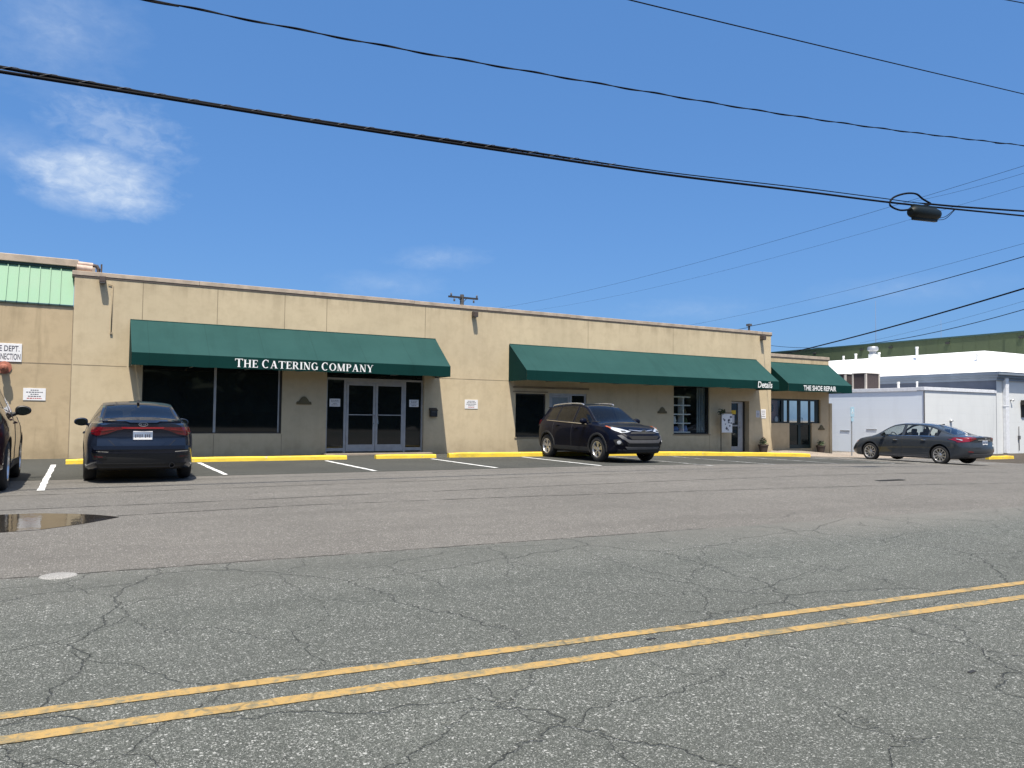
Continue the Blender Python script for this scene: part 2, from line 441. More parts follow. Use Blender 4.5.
gl_mid = car_glass('car_glass_mid', (0.24, 0.27, 0.28))
cable_m = simple('black_cable', (0.0035, 0.0035, 0.005), 0.75, spec=0.15)
case_m = simple('black_splice_case', (0.005, 0.008, 0.007), 0.5, spec=0.25)
mast_m = simple('blue_grey_mast_paint', (0.12, 0.16, 0.24), 0.8)
wood_pole = simple('grey_wood', (0.032, 0.030, 0.030), 0.9)
steel = simple('galvanised_steel', (0.38, 0.39, 0.40), 0.5, 0.5)
soil = simple('soil', (0.05, 0.035, 0.025), 0.95)
leaf_m = simple('plant_leaves', (0.045, 0.075, 0.025), 0.7, var=0.35, vscale=9)
flower_m = simple('dark_red_flowers', (0.20, 0.03, 0.025), 0.7)
pot_m = simple('dark_clay_pot', (0.050, 0.036, 0.030), 0.8)
brick_red = simple('rusty_red_paint', (0.34, 0.12, 0.075), 0.55, var=0.2)
interior_m = simple('dark_interior', (0.012, 0.012, 0.012), 0.9)
rose_m = simple('rose_interior_wall', (0.26, 0.15, 0.13), 0.8)
curtain_m = simple('grey_blue_curtain', (0.22, 0.26, 0.28), 0.85)
shelf_m = simple('pale_shelf', (0.80, 0.80, 0.78), 0.6)
sage_m = simple('pale_blue_sign', (0.35, 0.52, 0.60), 0.5)
backdrop_m = simple('backdrop_foliage', (0.030, 0.045, 0.020), 0.9, var=0.5, vscale=1.2)
cap_pink = simple('weathered_pink_beige', (0.48, 0.36, 0.29), 0.7, var=0.25)
cover_m = asphalt('iron_cover_concrete', (0.36, 0.35, 0.33), (0.50, 0.49, 0.46), 90, 0.4, 0, 1, 0.1, 0.4)
rubber_bit = black_soft

# ------------------------------------------------------------------ ground
def gz(x):
    if x < 9: return 0.0
    if x < 28: return -0.2 * ((x - 9) / 15) ** 2
    z28 = -0.2 * (19 / 15) ** 2; s = -0.4 * 19 / 225
    t = min(x - 28, 7.6)
    return z28 + s * t + (-s) * t * t / (2 * 7.6)

def xs_range(x0, x1, step=0.6):
    xs = [x0]
    g0, g1 = max(x0, 9), min(x1, 36)
    if g1 > g0:
        n = max(1, int((g1 - g0) / step))
        for i in range(n + 1):
            x = g0 + (g1 - g0) * i / n
            if x > xs[-1] + 1e-4: xs.append(x)
    if x1 > xs[-1] + 1e-4: xs.append(x1)
    return xs

def strip(name, x0, x1, ya, yb, dz, mat, wob=0.0, step=0.6):
    """ground sheet between two (possibly slanted) edges ya(x), yb(x)"""
    mb = MB(); xs = xs_range(x0, x1, step)
    if wob:
        xs = sorted(set([round(x0 + (x1 - x0) * i / 900, 4) for i in range(901)]))
    fa = ya if callable(ya) else (lambda x: ya)
    fb = yb if callable(yb) else (lambda x: yb)
    rnd = random.Random(3)
    rows = []
    for x in xs:
        w = rnd.uniform(-wob, wob)
        rows.append((mb.bm.verts.new((x, fa(x) + rnd.uniform(-wob, wob), gz(x) + dz)), mb.bm.verts.new((x, fb(x) + w, gz(x) + dz))))
    for (a, b), (c, d) in zip(rows, rows[1:]): mb.bm.faces.new((a, c, d, b))
    o = mb.build(name, mat)
    for p in o.data.polygons: p.use_smooth = True
    return o

tag(strip('ground', -400, 600, -400, 600, 0.0, lot_m), kind='structure')
seam = lambda x: 6.79 - 0.034 * (x + 0.5)
tag(strip('road', -120, 200, -9.0, seam, 0.004, road_m, wob=0.0), kind='structure')
tag(strip('parking_bays', -40, 24.6, 16.05, 22.98, 0.004, bay_m), kind='structure')
tag(strip('pavement', 33.0, 60.0, 17.2, 23.0, 0.004, brown_m), kind='structure')

def line_strip(name, p0, p1, w, dz, mat, x0, x1, wob=0.004):
    s = (p1[1] - p0[1]) / (p1[0] - p0[0])
    f = lambda x: p0[1] + s * (x - p0[0])
    return strip(name, x0, x1, lambda x: f(x) - w / 2, lambda x: f(x) + w / 2, dz, mat, wob)
tag(line_strip('centre_line', (-0.24, 3.78), (6.4, 3.32), 0.082, 0.008, yellow_line_m, -20, 45, 0.003), kind='structure')
tag(line_strip('centre_line', (-0.23, 3.505), (5.88, 3.05), 0.088, 0.008, yellow_line_m, -20, 45, 0.003), kind='structure')

def joint(name, pts, w):
    mb = MB(); rnd = random.Random(9); P = [Vector((x, y, 0)) for x, y in pts]; prev = None
    xs = [P[0].x + (P[-1].x - P[0].x) * i / 260 for i in range(261)]
    for x in xs:
        k = max(i for i in range(len(P) - 1) if P[i].x <= x + 1e-6); t = (x - P[k].x) / (P[k + 1].x - P[k].x)
        y = P[k].y + (P[k + 1].y - P[k].y) * t + rnd.uniform(-.012, .012); ww = w * rnd.choice((.25, .6, 1, 1, 1.3)) * .5
        a = mb.bm.verts.new((x, y - ww, gz(x) + .003)); b = mb.bm.verts.new((x, y + ww, gz(x) + .003))
        if prev: mb.bm.faces.new((prev[0], a, b, prev[1]))
        prev = (a, b)
    return tag(mb.build(name, joint_dark), kind='structure')
joint('paving_joint', [(-30, 11.0), (-0.85, 11.45), (1.46, 11.48), (6.6, 11.7), (40, 12.6)], .045)
joint('paving_joint', [(0.4, 10.34), (2.6, 10.55), (5.8, 10.38), (10.6, 9.85), (17.7, 9.2), (40, 8.0)], .04)
joint('paving_joint', [(-30, 13.6), (-1, 13.3), (8, 13.6), (40, 14.6)], .03)
joint('paving_joint', [(-8, 6.86), (-0.5, 6.83), (3.8, 6.68), (6.2, 6.59)], .018)
def bay_line(x, y0, y1, w, mat, dx=0.0):
    mb = MB(); n = 24; rnd = random.Random(int(x * 100))
    prev = None
    for i in range(n + 1):
        t = i / n; y = y0 + (y1 - y0) * t; xc = x + dx * t
        a = mb.bm.verts.new((xc - w / 2 + rnd.uniform(-.012, .012), y, gz(xc) + 0.009)); b = mb.bm.verts.new((xc + w / 2 + rnd.uniform(-.012, .012), y, gz(xc) + 0.009))
        if prev: mb.bm.faces.new((prev[0], prev[1], b, a))
        prev = (a, b)
    return tag(mb.build('bay_marking', mat), kind='structure')
bay_line(-0.53, 13.95, 20.4, 0.10, white_line_m)
bay_line(2.53, 16.2, 20.2, 0.10, white_line_m)
bay_line(5.63, 16.2, 20.1, 0.10, white_line_m)
bay_line(8.63, 16.2, 20.1, 0.10, white_line_m)
bay_line(11.60, 16.1, 20.3, 0.10, white_line_m, 0.1)
bay_line(14.75, 15.4, 20.2, 0.10, white_worn_m, 0.1)
bay_line(17.30, 15.6, 20.2, 0.10, white_worn_m)
bay_line(20.4, 15.8, 20.2, 0.10, white_worn_m)
bay_line(23.6, 16.2, 20.4, 0.10, white_worn_m)
bay_line(26.4, 16.4, 20.6, 0.10, white_worn_m)
bay_line(30.9, 17.0, 20.8, 0.10, white_worn_m)

# concrete apron in front of the shoe repair shop
def apron():
    mb = MB()
    nx, ny = 12, 6
    g = []
    for i in range(nx + 1):
        x = 23.2 + (35.8 - 23.2) * i / nx
        row = []
        for j in range(ny + 1):
            t = j / ny
            yf = 21.1 - 0.02 * (x - 24)
            y = yf + (26.5 - yf) * t
            zt = min(1, max(0, (y - yf) / 1.9))
            up = min(1, max(0, (x - 24.6) / 1.6)) * (1 - min(1, max(0, (x - 27.6) / 2.2)))
            lift = 0.012 + (0.04 + 0.12 * up if x < 29.8 else 0.0) * zt
            row.append(mb.bm.verts.new((x, y, gz(x) + lift)))
        g.append(row)
    for i in range(nx):
        for j in range(ny):
            f = mb.bm.faces.new((g[i][j], g[i + 1][j], g[i + 1][j + 1], g[i][j + 1])); f.smooth = True
    return tag(mb.build('sidewalk', concrete), kind='structure')
apron()

# puddle
def puddle():
    mb = MB()
    pts = [(-3.6, 9.7), (-2.6, 9.35), (-1.6, 9.32), (-0.9, 9.36), (-0.35, 9.44), (0.02, 9.72), (0.25, 9.98), (0.42, 10.2), (0.2, 10.5), (-0.05, 10.72), (-0.4, 10.92), (-1.0, 10.98), (-1.8, 11.0), (-2.8, 10.7), (-3.5, 10.3)]
    mb.face([(x, y, 0.0045) for x, y in pts])
    m, nt, b = newmat('puddle_water')
    L(nt, mixc(nt, noise(nt, pos(nt), 3, 4), (0.018, 0.016, 0.013), (0.035, 0.03, 0.024)), b.inputs['Base Color'])
    b.inputs['Roughness'].default_value = 0.05; b.inputs['IOR'].default_value = 1.333
    bump(nt, b, noise(nt, pos(nt, 2.5, 1, 1), 5, 3), 0.05, 0.02)
    return tag(mb.build('puddle', m), kind='structure')
puddle()

# round cover in the road
mb = MB()
mb.lathe([(0.0, 0.0095), (0.115, 0.0095), (0.122, 0.008), (0.127, 0.003)], 32, Matrix.Translation((-0.12, 6.76, 0)))
tag(mb.build('utility_cover', cover_m), 'pale round utility cover set in the edge of the road', 'utility cover')
# bit of black rubber lying on the road
for (x, y, a) in ((3.9, 2.27, 0.1), (2.83, 3.44, 0.0)):
    mb = MB(); mb.box(-0.03, 0.03, -0.010, 0.010, 0.0042, 0.009, bev=0.002, M=Matrix.Translation((x, y, 0)) @ Matrix.Rotation(a, 4, 'Z'))
    lab = 'small black scrap on the road at the lower right, nearer than both yellow lines' if x > 3 else 'tiny dark scrap between the two yellow centre lines'
    tag(mb.build('rubber_scrap', rubber_bit), lab, 'scrap')

mb = MB(); mb.box(14.62, 15.45, 10.36, 10.50, gz(15) + .002, gz(15) + .012)
for k in range(9): mb.box(14.66 + k * .088, 14.70 + k * .088, 10.38, 10.48, gz(15) + .0125, gz(15) + .016)
tag(mb.build('drain_grate', black_soft), 'dark narrow drain grate in the lot before the grey sedan', 'drain')
# ------------------------------------------------------------------ walls with openings
def facade(mb, y, x0, x1, z0, z1, holes, depth=0.18, mi=0):
    """front sheet of a wall in the plane y with rectangular openings and their reveals"""
    xs = sorted(set([x0, x1] + [h[0] for h in holes] + [h[1] for h in holes]))
    zs = sorted(set([z0, z1] + [h[2] for h in holes] + [h[3] for h in holes]))
    V = {}
    def v(x, z):
        k = (round(x, 4), round(z, 4))
        if k not in V: V[k] = mb.bm.verts.new((x, y, z))
        return V[k]
    for i in range(len(xs) - 1):
        for j in range(len(zs) - 1):
            cx, cz = (xs[i] + xs[i + 1]) / 2, (zs[j] + zs[j + 1]) / 2
            if any(h[0] < cx < h[1] and h[2] < cz < h[3] for h in holes): continue
            f = mb.bm.faces.new((v(xs[i], zs[j]), v(xs[i + 1], zs[j]), v(xs[i + 1], zs[j + 1]), v(xs[i], zs[j + 1]))); f.material_index = mi
    for a, b, c, d in [h[:4] for h in holes]:
        dd = depth
        for (p, q) in (((a, c), (b, c)), ((b, c), (b, d)), ((b, d), (a, d)), ((a, d), (a, c))):
            f = mb.bm.faces.new([mb.bm.verts.new(t) for t in ((p[0], y, p[1]), (q[0], y, q[1]), (q[0], y + dd, q[1]), (p[0], y + dd, p[1]))]); f.material_index = mi

FY = 23.0
TOP = 4.76
H_W1 = (1.39, 5.10, 0.64, 2.56)
H_E = (6.42, 9.58, 0.06, 2.60)
H_W2 = (12.96, 14.17, 0.52, 2.02)
H_D2 = (14.33, 15.90, 0.02, 2.06)
H_W3 = (19.99, 21.84, 0.61, 2.50)
H_D3 = (23.03, 24.03, -0.12, 1.96)
main = empty('commercial_building', (12.5, 23, 0))
tag(main, 'long low beige stucco shop building with three dark shopfronts under green awnings', 'building')
def ch(o, p=main):
    o.parent = p
    o.matrix_parent_inverse = Matrix.Translation(p.location).inverted() if p.parent is None else o.matrix_parent_inverse
    return o
def under(o, root):
    """parent o (mesh in world coordinates) to an unrotated root, or to a part of it"""
    o.parent = root
    r = root
    off = Vector((0, 0, 0))
    while r is not None:
        off += r.location; r = r.parent
    me = o.data
    me.transform(Matrix.Translation(-off))
    return o

mb = MB()
facade(mb, FY, -0.28, 25.30, -0.6, TOP, [H_W1, H_E, H_W2, H_D2, H_W3, H_D3], 0.16)
# flanks and back
mb.face([(25.30, FY, -0.6), (25.30, 44, -0.6), (25.30, 44, TOP), (25.30, FY, TOP)])
mb.face([(-0.28, 44, -0.6), (-0.28, 44, TOP), (25.3, 44, TOP), (25.3, 44, -0.6)])
mb.face([(-0.28, FY, TOP), (-0.28, 44, TOP), (-0.28, 44, -0.6), (-0.28, FY, -0.6)])
# panel joints: narrow sealant strips standing 2 mm proud
for x, za, zb in [(-0.284, 0.0, 3.93), (1.34, 2.44, TOP), (3.25, 2.44, TOP), (5.12, 2.44, TOP), (6.37, 2.44, TOP), (9.58, 2.60, TOP), (15.95, 2.5, TOP), (19.95, 2.5, TOP), (3.24, 0.0, 0.62), (5.11, 0.0, 0.62), (21.85, -0.1, 0.6)]:
    mb.box(x - 0.009, x + 0.009, FY - 0.002, FY + 0.01, za, zb, 1)
for xa, xb in ((-0.25, 1.0), (10.0, 12.68)):
    mb.box(xa, xb, FY - 0.0035, FY + 0.01, 2.432, 2.446, 1)
under(mb.build('wall', [wall_main, joint_m]), main)
mb = MB()
mb.face([(-0.25, FY + 0.1, TOP + 0.02), (25.27, FY + 0.1, TOP + 0.02), (25.27, 43.9, TOP + 0.02), (-0.25, 43.9, TOP + 0.02)])
under(mb.build('roof', roofing), main)
mb = MB()
rnd = random.Random(5)
x = -0.34
while x < 25.3:   # lengths of cap flashing, each a little out of line
    x2 = min(x + rnd.uniform(2.6, 3.4), 25.36)
    if 25.36 - x2 < 0.6: x2 = 25.36
    dz = rnd.uniform(-0.008, 0.008)
    mb.box(x, x2 - 0.006, FY - 0.022, FY + 0.36, TOP + 0.02 + dz, TOP + 0.135 + dz, 0, 0.008)
    mb.box(x, x2 - 0.004, FY - 0.012, FY + 0.3, TOP - 0.02, TOP + 0.018, 1)
    x = x2
under(mb.build('parapet_cap', [cap_m, cap_dark]), main)

def bars(mb, x0, x1, z0, z1, y0, y1, w, mull=(), rails=(), mi=0):
    """rectangular frame with mullions and rails that butt end to end"""
    mb.box(x0, x0 + w, y0, y1, z0, z1, mi); mb.box(x1 - w, x1, y0, y1, z0, z1, mi)
    e = 0.0
    mb.box(x0 + w, x1 - w, y0 + 0.002, y1, z0, z0 + w, mi); mb.box(x0 + w, x1 - w, y0 + 0.002, y1, z1 - w, z1, mi)
    for m in mull: mb.box(m - w / 2, m + w / 2, y0 + 0.004, y1, z0 + w, z1 - w, mi)
    for (a, b, z) in rails: mb.box(a, b, y0 + 0.006, y1, z - w / 2, z + w / 2, mi)

def pane(x0, x1, z0, z1, y, mat, parent, name='pane'):
    mb = MB(); mb.box(x0, x1, y, y + 0.012, z0, z1)
    return under(mb.build(name, mat), parent)

# --- W1: two big black panes
mb = MB()
y0, y1 = FY + 0.05, FY + 0.12
mb.box(1.39, 1.42, y0, y1, .64, 2.56, 1); mb.box(5.04, 5.10, y0, y1, .64, 2.56, 1)
mb.box(1.42, 5.04, y0, y1, .64, .675, 1); mb.box(1.42, 5.04, y0, y1, 2.52, 2.56, 1)
mb.box(3.22, 3.285, y0 - 0.01, y1, .675, 2.52, 0)
mb.box(5.0, 5.035, y0 + 0.01, y1, .675, 2.52, 0)
mb.box(1.40, 5.09, FY + 0.02, FY + 0.048, 0.642, 0.655, 2)
w = under(mb.build('window', [alu, alu_dark, joint_m]), main)
pane(1.42, 3.22, .675, 2.52, y0 + 0.03, pane_dark, w); pane(3.285, 5.0, .675, 2.52, y0 + 0.03, pane_dark, w)

# --- E: entrance storefront with double doors
yd = FY + 0.10
mb = MB()
for a, b in ((6.42, 6.475), (6.985, 7.055), (8.93, 9.00), (9.53, 9.58)): mb.box(a, b, yd, yd + 0.1, 0.06, 2.283)
mb.box(6.42, 9.58, yd + 0.003, yd + 0.1, 2.285, 2.345)
mb.box(6.475, 6.985, yd + 0.003, yd + 0.1, 0.10, 0.20); mb.box(9.0, 9.53, yd + 0.003, yd + 0.1, 0.10, 0.20)
mb.box(7.055, 8.93, yd + 0.005, yd + 0.1, 2.20, 2.283)
e = under(mb.build('storefront_frame', alu), main)
pane(6.475, 6.985, 0.20, 2.285, yd + 0.04, pane_dark, e); pane(9.0, 9.53, 0.20, 2.285, yd + 0.04, pane_dark, e)
pane(6.42, 9.58, 2.337, 2.60, yd + 0.05, pane_dark, e, 'transom_pane')
for a, b, hx in ((7.065, 7.985, 7.93), (8.0, 8.92, 8.055)):
    mb = MB()
    w = 0.070
    mb.box(a, a + w, yd - 0.006, yd + 0.05, 0.09, 2.195); mb.box(b - w, b, yd - 0.006, yd + 0.05, 0.09, 2.195)
    mb.box(a + w, b - w, yd - 0.004, yd + 0.05, 0.09, 0.30); mb.box(a + w, b - w, yd - 0.004, yd + 0.05, 2.125, 2.195)
    mb.box(a + w, b - w, yd - 0.012, yd + 0.05, 1.205, 1.23)
    d = under(mb.build('door', alu), main)
    pane(a + w, b - w, 0.30, 2.125, yd + 0.02, pane_dark, d)
    mb = MB()
    mb.tube([(hx, yd - 0.005, 1.22), (hx, yd - 0.07, 1.22), (hx, yd - 0.07, 0.94), (hx, yd - 0.005, 0.94)], 0.014, 8)
    under(mb.build('handle', chrome, smooth=40), d)
mb = MB(); mb.box(6.3, 9.7, FY - 0.5, FY + 0.1, -0.05, 0.055, bev=0.01)
under(mb.build('door_step', concrete), main)

# --- W2 and the door beside it (behind the parked crossover)
mb = MB(); bars(mb, 12.96, 14.17, 0.52, 2.02, FY + 0.05, FY + 0.12, 0.045)
mb.box(12.93, 14.2, FY - 0.025, FY + 0.045, 0.48, 0.517, 1)
w = under(mb.build('window', [alu_dark, joint_m]), main)
pane(13.005, 14.125, .565, 1.975, FY + 0.08, pane_dark, w)
mb = MB()
mb.box(14.33, 14.40, FY + 0.03, FY + 0.12, 0.02, 2.06); mb.box(15.83, 15.90, FY + 0.03, FY + 0.12, 0.02, 2.06)
mb.box(14.40, 15.83, FY + 0.033, FY + 0.12, 1.99, 2.06); mb.box(15.20, 15.29, FY + 0.034, FY + 0.12, 0.02, 1.99)
mb.box(15.29, 15.83, FY + 0.036, FY + 0.12, 0.02, 0.5)
w = under(mb.build('door_frame', alu), main)
pane(15.29, 15.83, 0.5, 1.99, FY + 0.08, pane_dark, w)
mb = MB(); bars(mb, 14.405, 15.195, 0.05, 1.985, FY + 0.05, FY + 0.1, 0.07)
d = under(mb.build('door', alu), main)
pane(14.475, 15.125, 0.12, 1.915, FY + 0.075, curtain_m, d, 'blind')
# header board over window and door
mb = MB(); mb.box(12.85, 16.0, FY - 0.02, FY, 2.20, 2.27, 0); mb.box(12.85, 14.26, FY - 0.012, FY, 2.06, 2.10, 0)
under(mb.build('lintel_trim', joint_m), main)

# --- W3: shop window with shelves
mb = MB(); bars(mb, 19.99, 21.84, 0.61, 2.50, FY + 0.06, FY + 0.13, 0.035)
mb.box(19.95, 21.88, FY - 0.025, FY + 0.05, 0.57, 0.607, 1)
w = under(mb.build('window', [alu_dark, joint_m]), main)
pane(20.025, 21.805, .645, 2.465, FY + 0.08, pane_clear, w)
mb = MB()   # dark display niche
mb.face([(19.99, FY + .16, .61), (19.99, FY + 1.4, .61), (19.99, FY + 1.4, 2.5), (19.99, FY + .16, 2.5)])
mb.face([(21.84, FY + .16, .61), (21.84, FY + .16, 2.5), (21.84, FY + 1.4, 2.5), (21.84, FY + 1.4, .61)])
mb.face([(19.99, FY + .16, .61), (21.84, FY + .16, .61), (21.84, FY + 1.4, .61), (19.99, FY + 1.4, .61)])
mb.face([(19.99, FY + .16, 2.5), (19.99, FY + 1.4, 2.5), (21.84, FY + 1.4, 2.5), (21.84, FY + .16, 2.5)])
mb.face([(19.99, FY + 1.4, .61), (21.84, FY + 1.4, .61), (21.84, FY + 1.4, 2.5), (19.99, FY + 1.4, 2.5)])
under(mb.build('display_niche', interior_m), main)

def top_box(name, label, cat, boxes, mats, group=None, root=None):
    mb = MB()
    for b in boxes: mb.box(*b[:6], mi=b[6] if len(b) > 6 else 0, bev=b[7] if len(b) > 7 else 0)
    o = mb.build(name, mats)
    tag(o, label, cat, group)
    return o
# shelf unit in that window
sh = empty('display_shelf', (20.4, FY + 0.3, .62)); tag(sh, 'white display shelf of stacked cubbies behind the shop window glass', 'shelf')
mb = MB()
for z in (0.66, 1.01, 1.36, 1.71, 2.04): mb.box(20.03, 20.95, FY + 0.12, FY + 0.42, z, z + 0.045)
for x in (20.03, 20.56): mb.box(x, x + 0.06, FY + 0.122, FY + 0.418, 0.705, 2.04)
under(mb.build('shelf_rack', shelf_m), sh)
for i, (xx, zz, wd, hh, mt) in enumerate(((20.12, 1.05, .2, .25, paper), (20.68, 1.40, .16, .2, plaque_m), (20.7, 1.05, .2, .2, leaf_m), (20.15, 0.70, .3, .2, plate_blue), (20.7, 0.70, .2, .24, plate_blue))):
    mb = MB(); mb.lathe([(0.0, 0), (wd * .35, 0), (wd * .5, hh * .35), (wd * .3, hh * .8), (wd * .34, hh), (0, hh)], 14, Matrix.Translation((xx + wd / 2, FY + 0.25, zz)))
    tag(mb.build('vase', mt, smooth=40), ['white round vase on the third shelf up in the window', 'brown jar on the second highest shelf in the window', 'green jar on the right of the middle window shelf', 'wide blue bowl on the lowest window shelf', 'narrow blue vase on the lowest window shelf'][i], 'vase')
mb = MB()
for k in range(7): mb.box(21.36 + k * .06, 21.41 + k * .06, FY + .2 + (k % 2) * .025, FY + .24 + (k % 2) * .025, .66, 2.46, bev=.012)
tag(mb.build('curtain', curtain_m), 'pale grey curtain hanging at the right side of the shelf window', 'curtain')

# --- D3: recessed shop door
mb = MB()
ydr = FY + 0.20
mb.face([(23.03, FY + .16, -.12), (23.03, ydr + .1, -.12), (23.03, ydr + .1, 1.96), (23.03, FY + .16, 1.96)])
mb.face([(24.03, FY + .16, -.12), (24.03, FY + .16, 1.96), (24.03, ydr + .1, 1.96), (24.03, ydr + .1, -.12)])
mb.face([(23.03, FY + .16, 1.96), (23.03, ydr + .1, 1.96), (24.03, ydr + .1, 1.96), (24.03, FY + .16, 1.96)])
mb.face([(23.03, FY, -.115), (24.03, FY, -.115), (24.03, ydr + .1, -.115), (23.03, ydr + .1, -.115)])
under(mb.build('recess', wall_main), main)
mb = MB(); bars(mb, 23.04, 23.86, -.11, 1.94, ydr, ydr + .06, 0.07)
mb.box(23.11, 23.79, ydr + .002, ydr + .055, -.04, 0.10); mb.box(23.11, 23.60, ydr - .004, ydr + .055, .92, .98); mb.box(23.60, 23.79, ydr - .006, ydr + .055, .10, 1.87)
d = under(mb.build('door', alu), main)
pane(23.11, 23.60, 0.10, 1.87, ydr + .03, pane_dark, d)
mb = MB(); mb.box(23.86, 24.02, ydr + .04, ydr + .09, -.11, 1.94); under(mb.build('reveal_shade', alu_dark), main)  # dark panel put in for the shaded side of the recess
mb = MB(); mb.tube([(23.64, ydr, 1.1), (23.64, ydr - .06, 1.1), (23.64, ydr - .06, .85), (23.64, ydr, .85)], .012, 8)
under(mb.build('handle', chrome, smooth=40), d)
o = top_box('door_notice', 'yellow and white paper notices stuck inside the narrow shop door glass', 'notice', [(23.14, 23.50, ydr + .022, ydr + .027, 1.42, 1.58, 1), (23.16, 23.42, ydr + .02, ydr + .026, 1.05, 1.38, 0)], [paper_shade, kerb_m])

# ------------------------------------------------------------------ lettering
def serif_word(mb, text, x, y, z, h, track=0.09, first=1.0, rest=1.0):
    """thick-and-thin serif capitals standing on a vertical front plane y"""
    cnt = [0]
    def poly(pts, ox, s):
        cnt[0] += 1
        yy = y - 0.0004 * (cnt[0] % 9)
        mb.bm.faces.new([mb.bm.verts.new((ox + px * s, yy, z + pz * s)) for px, pz in pts])
    def rect(a, b, c, d, ox, s): poly([(a, c), (b, c), (b, d), (a, d)], ox, s)
    def ring(cx, cz, rx, rz, ti, to_, a0, a1, ox, s, n=18):
        for k in range(n):
            q = [a0 + (a1 - a0) * (k + j) / n for j in (0, 1)]
            O = [(cx + rx * cos(radians(t)), cz + rz * sin(radians(t))) for t in q]
            I = [(cx + (rx - ti) * cos(radians(t)), cz + (rz - to_) * sin(radians(t))) for t in q]
            poly([O[0], O[1], I[1], I[0]], ox, s)
    def seg(ax, az, bx, bz, w, ox, s): poly([(ax - w / 2, az), (ax + w / 2, az), (bx + w / 2, bz), (bx - w / 2, bz)], ox, s)
    T, t, sf = 0.185, 0.075, 0.065
    start = True
    for chh in text:
        if chh == ' ':
            x += 0.36 * h; start = True; continue
        s = h * (first if start else rest); start = False
        stem = lambda c, w=T: (rect(c - w / 2, c + w / 2, 0, 1, x, s), rect(c - w / 2 - .075, c + w / 2 + .075, 0, .05, x, s), rect(c - w / 2 - .075, c + w / 2 + .075, .95, 1, x, s))
        wd = .7
        if chh == 'T':
            wd = .84; rect(.33, .33 + T, 0, 1, x, s); rect(.24, .6, 0, .05, x, s); rect(0, .84, .925, 1, x, s); rect(0, .055, .76, 1, x, s); rect(.785, .84, .76, 1, x, s)
        elif chh == 'H':
            wd = .92; stem(.18); stem(.74); rect(.2, .72, .46, .54, x, s)
        elif chh == 'E':
            wd = .70; stem(.18); rect(.2, .66, .925, 1, x, s); rect(.2, .68, 0, .075, x, s); rect(.2, .5, .47, .54, x, s); rect(.61, .66, .76, 1, x, s); rect(.63, .68, 0, .25, x, s); rect(.46, .51, .39, .62, x, s)
        elif chh in 'CG':
            wd = .84; ring(.43, .5, .42, .52, .185, .075, 48, 312, x, s); rect(.66, .715, .70, .98, x, s)
            if chh == 'G': rect(.63, .63 + T, .05, .45, x, s); rect(.54, .88, .40, .46, x, s)
        elif chh == 'O':
            wd = .92; ring(.45, .5, .45, .52, .19, .07, 0, 360, x, s, 28)
        elif chh == 'A':
            wd = .92; seg(.13, 0, .44, 1, t, x, s); seg(.73, 0, .44, 1, T * 1.1, x, s); rect(.24, .62, .30, .37, x, s); rect(0, .28, 0, .05, x, s); rect(.56, .92, 0, .05, x, s)
        elif chh in 'PR':
            wd = .74 if chh == 'P' else .86; stem(.18); ring(.36, .73, .34, .27, .18, .07, -90, 90, x, s); rect(.2, .37, .93, 1, x, s); rect(.2, .37, .46, .53, x, s)
            if chh == 'R': seg(.72, 0, .40, .5, T, x, s); rect(.64, .88, 0, .05, x, s)
        elif chh == 'I': wd = .36; stem(.18)
        elif chh == 'N':
            wd = .92; rect(.12, .12 + t, 0, 1, x, s); rect(.72, .72 + t, 0, 1, x, s); seg(.70, 0, .16, 1, T * 1.1, x, s); rect(0, .3, 0, .05, x, s); rect(.6, .92, .95, 1, x, s); rect(0, .2, .95, 1, x, s)
        elif chh == 'M':
            wd = 1.12; rect(.12, .12 + t, 0, 1, x, s); stem(.93); seg(.53, 0, .18, 1, T, x, s); seg(.53, 0, .88, 1, t, x, s); rect(0, .3, 0, .05, x, s)
        elif chh == 'Y':
            wd = .86; rect(.34, .34 + T, 0, .5, x, s); seg(.42, .46, .13, 1, T, x, s); seg(.45, .46, .74, 1, t, x, s); rect(.25, .62, 0, .05, x, s); rect(0, .28, .95, 1, x, s); rect(.62, .86, .95, 1, x, s)
        x += (wd + track) * s
    return x

def font_text(name, text, mat, x, y, z, h, width=None, bold=0.0, shear=0.0, parent=None):
    cu = bpy.data.curves.new(name + '_curve', 'FONT')
    cu.body = text; cu.size = 1.0; cu.offset = bold; cu.shear = shear; cu.resolution_u = 3
    tmp = bpy.data.objects.new(name + '_tmp', cu); COL.objects.link(tmp)
    dg = bpy.context.evaluated_depsgraph_get()
    me = bpy.data.meshes.new_from_object(tmp.evaluated_get(dg))
    bpy.data.objects.remove(tmp, do_unlink=True)
    xs = [v.co.x for v in me.vertices]; zs = [v.co.y for v in me.vertices]
    sx = (width / (max(xs) - min(xs))) if width else h / (max(zs) - min(zs))
    sz = h / (max(zs) - min(zs)); mx, mz = min(xs), min(zs)
    for v in me.vertices: v.co = Vector((x + (v.co.x - mx) * sx, y, z + (v.co.y - mz) * sz))
    o = link_mesh(name, me, mat)
    if parent: under(o, parent)
    return o

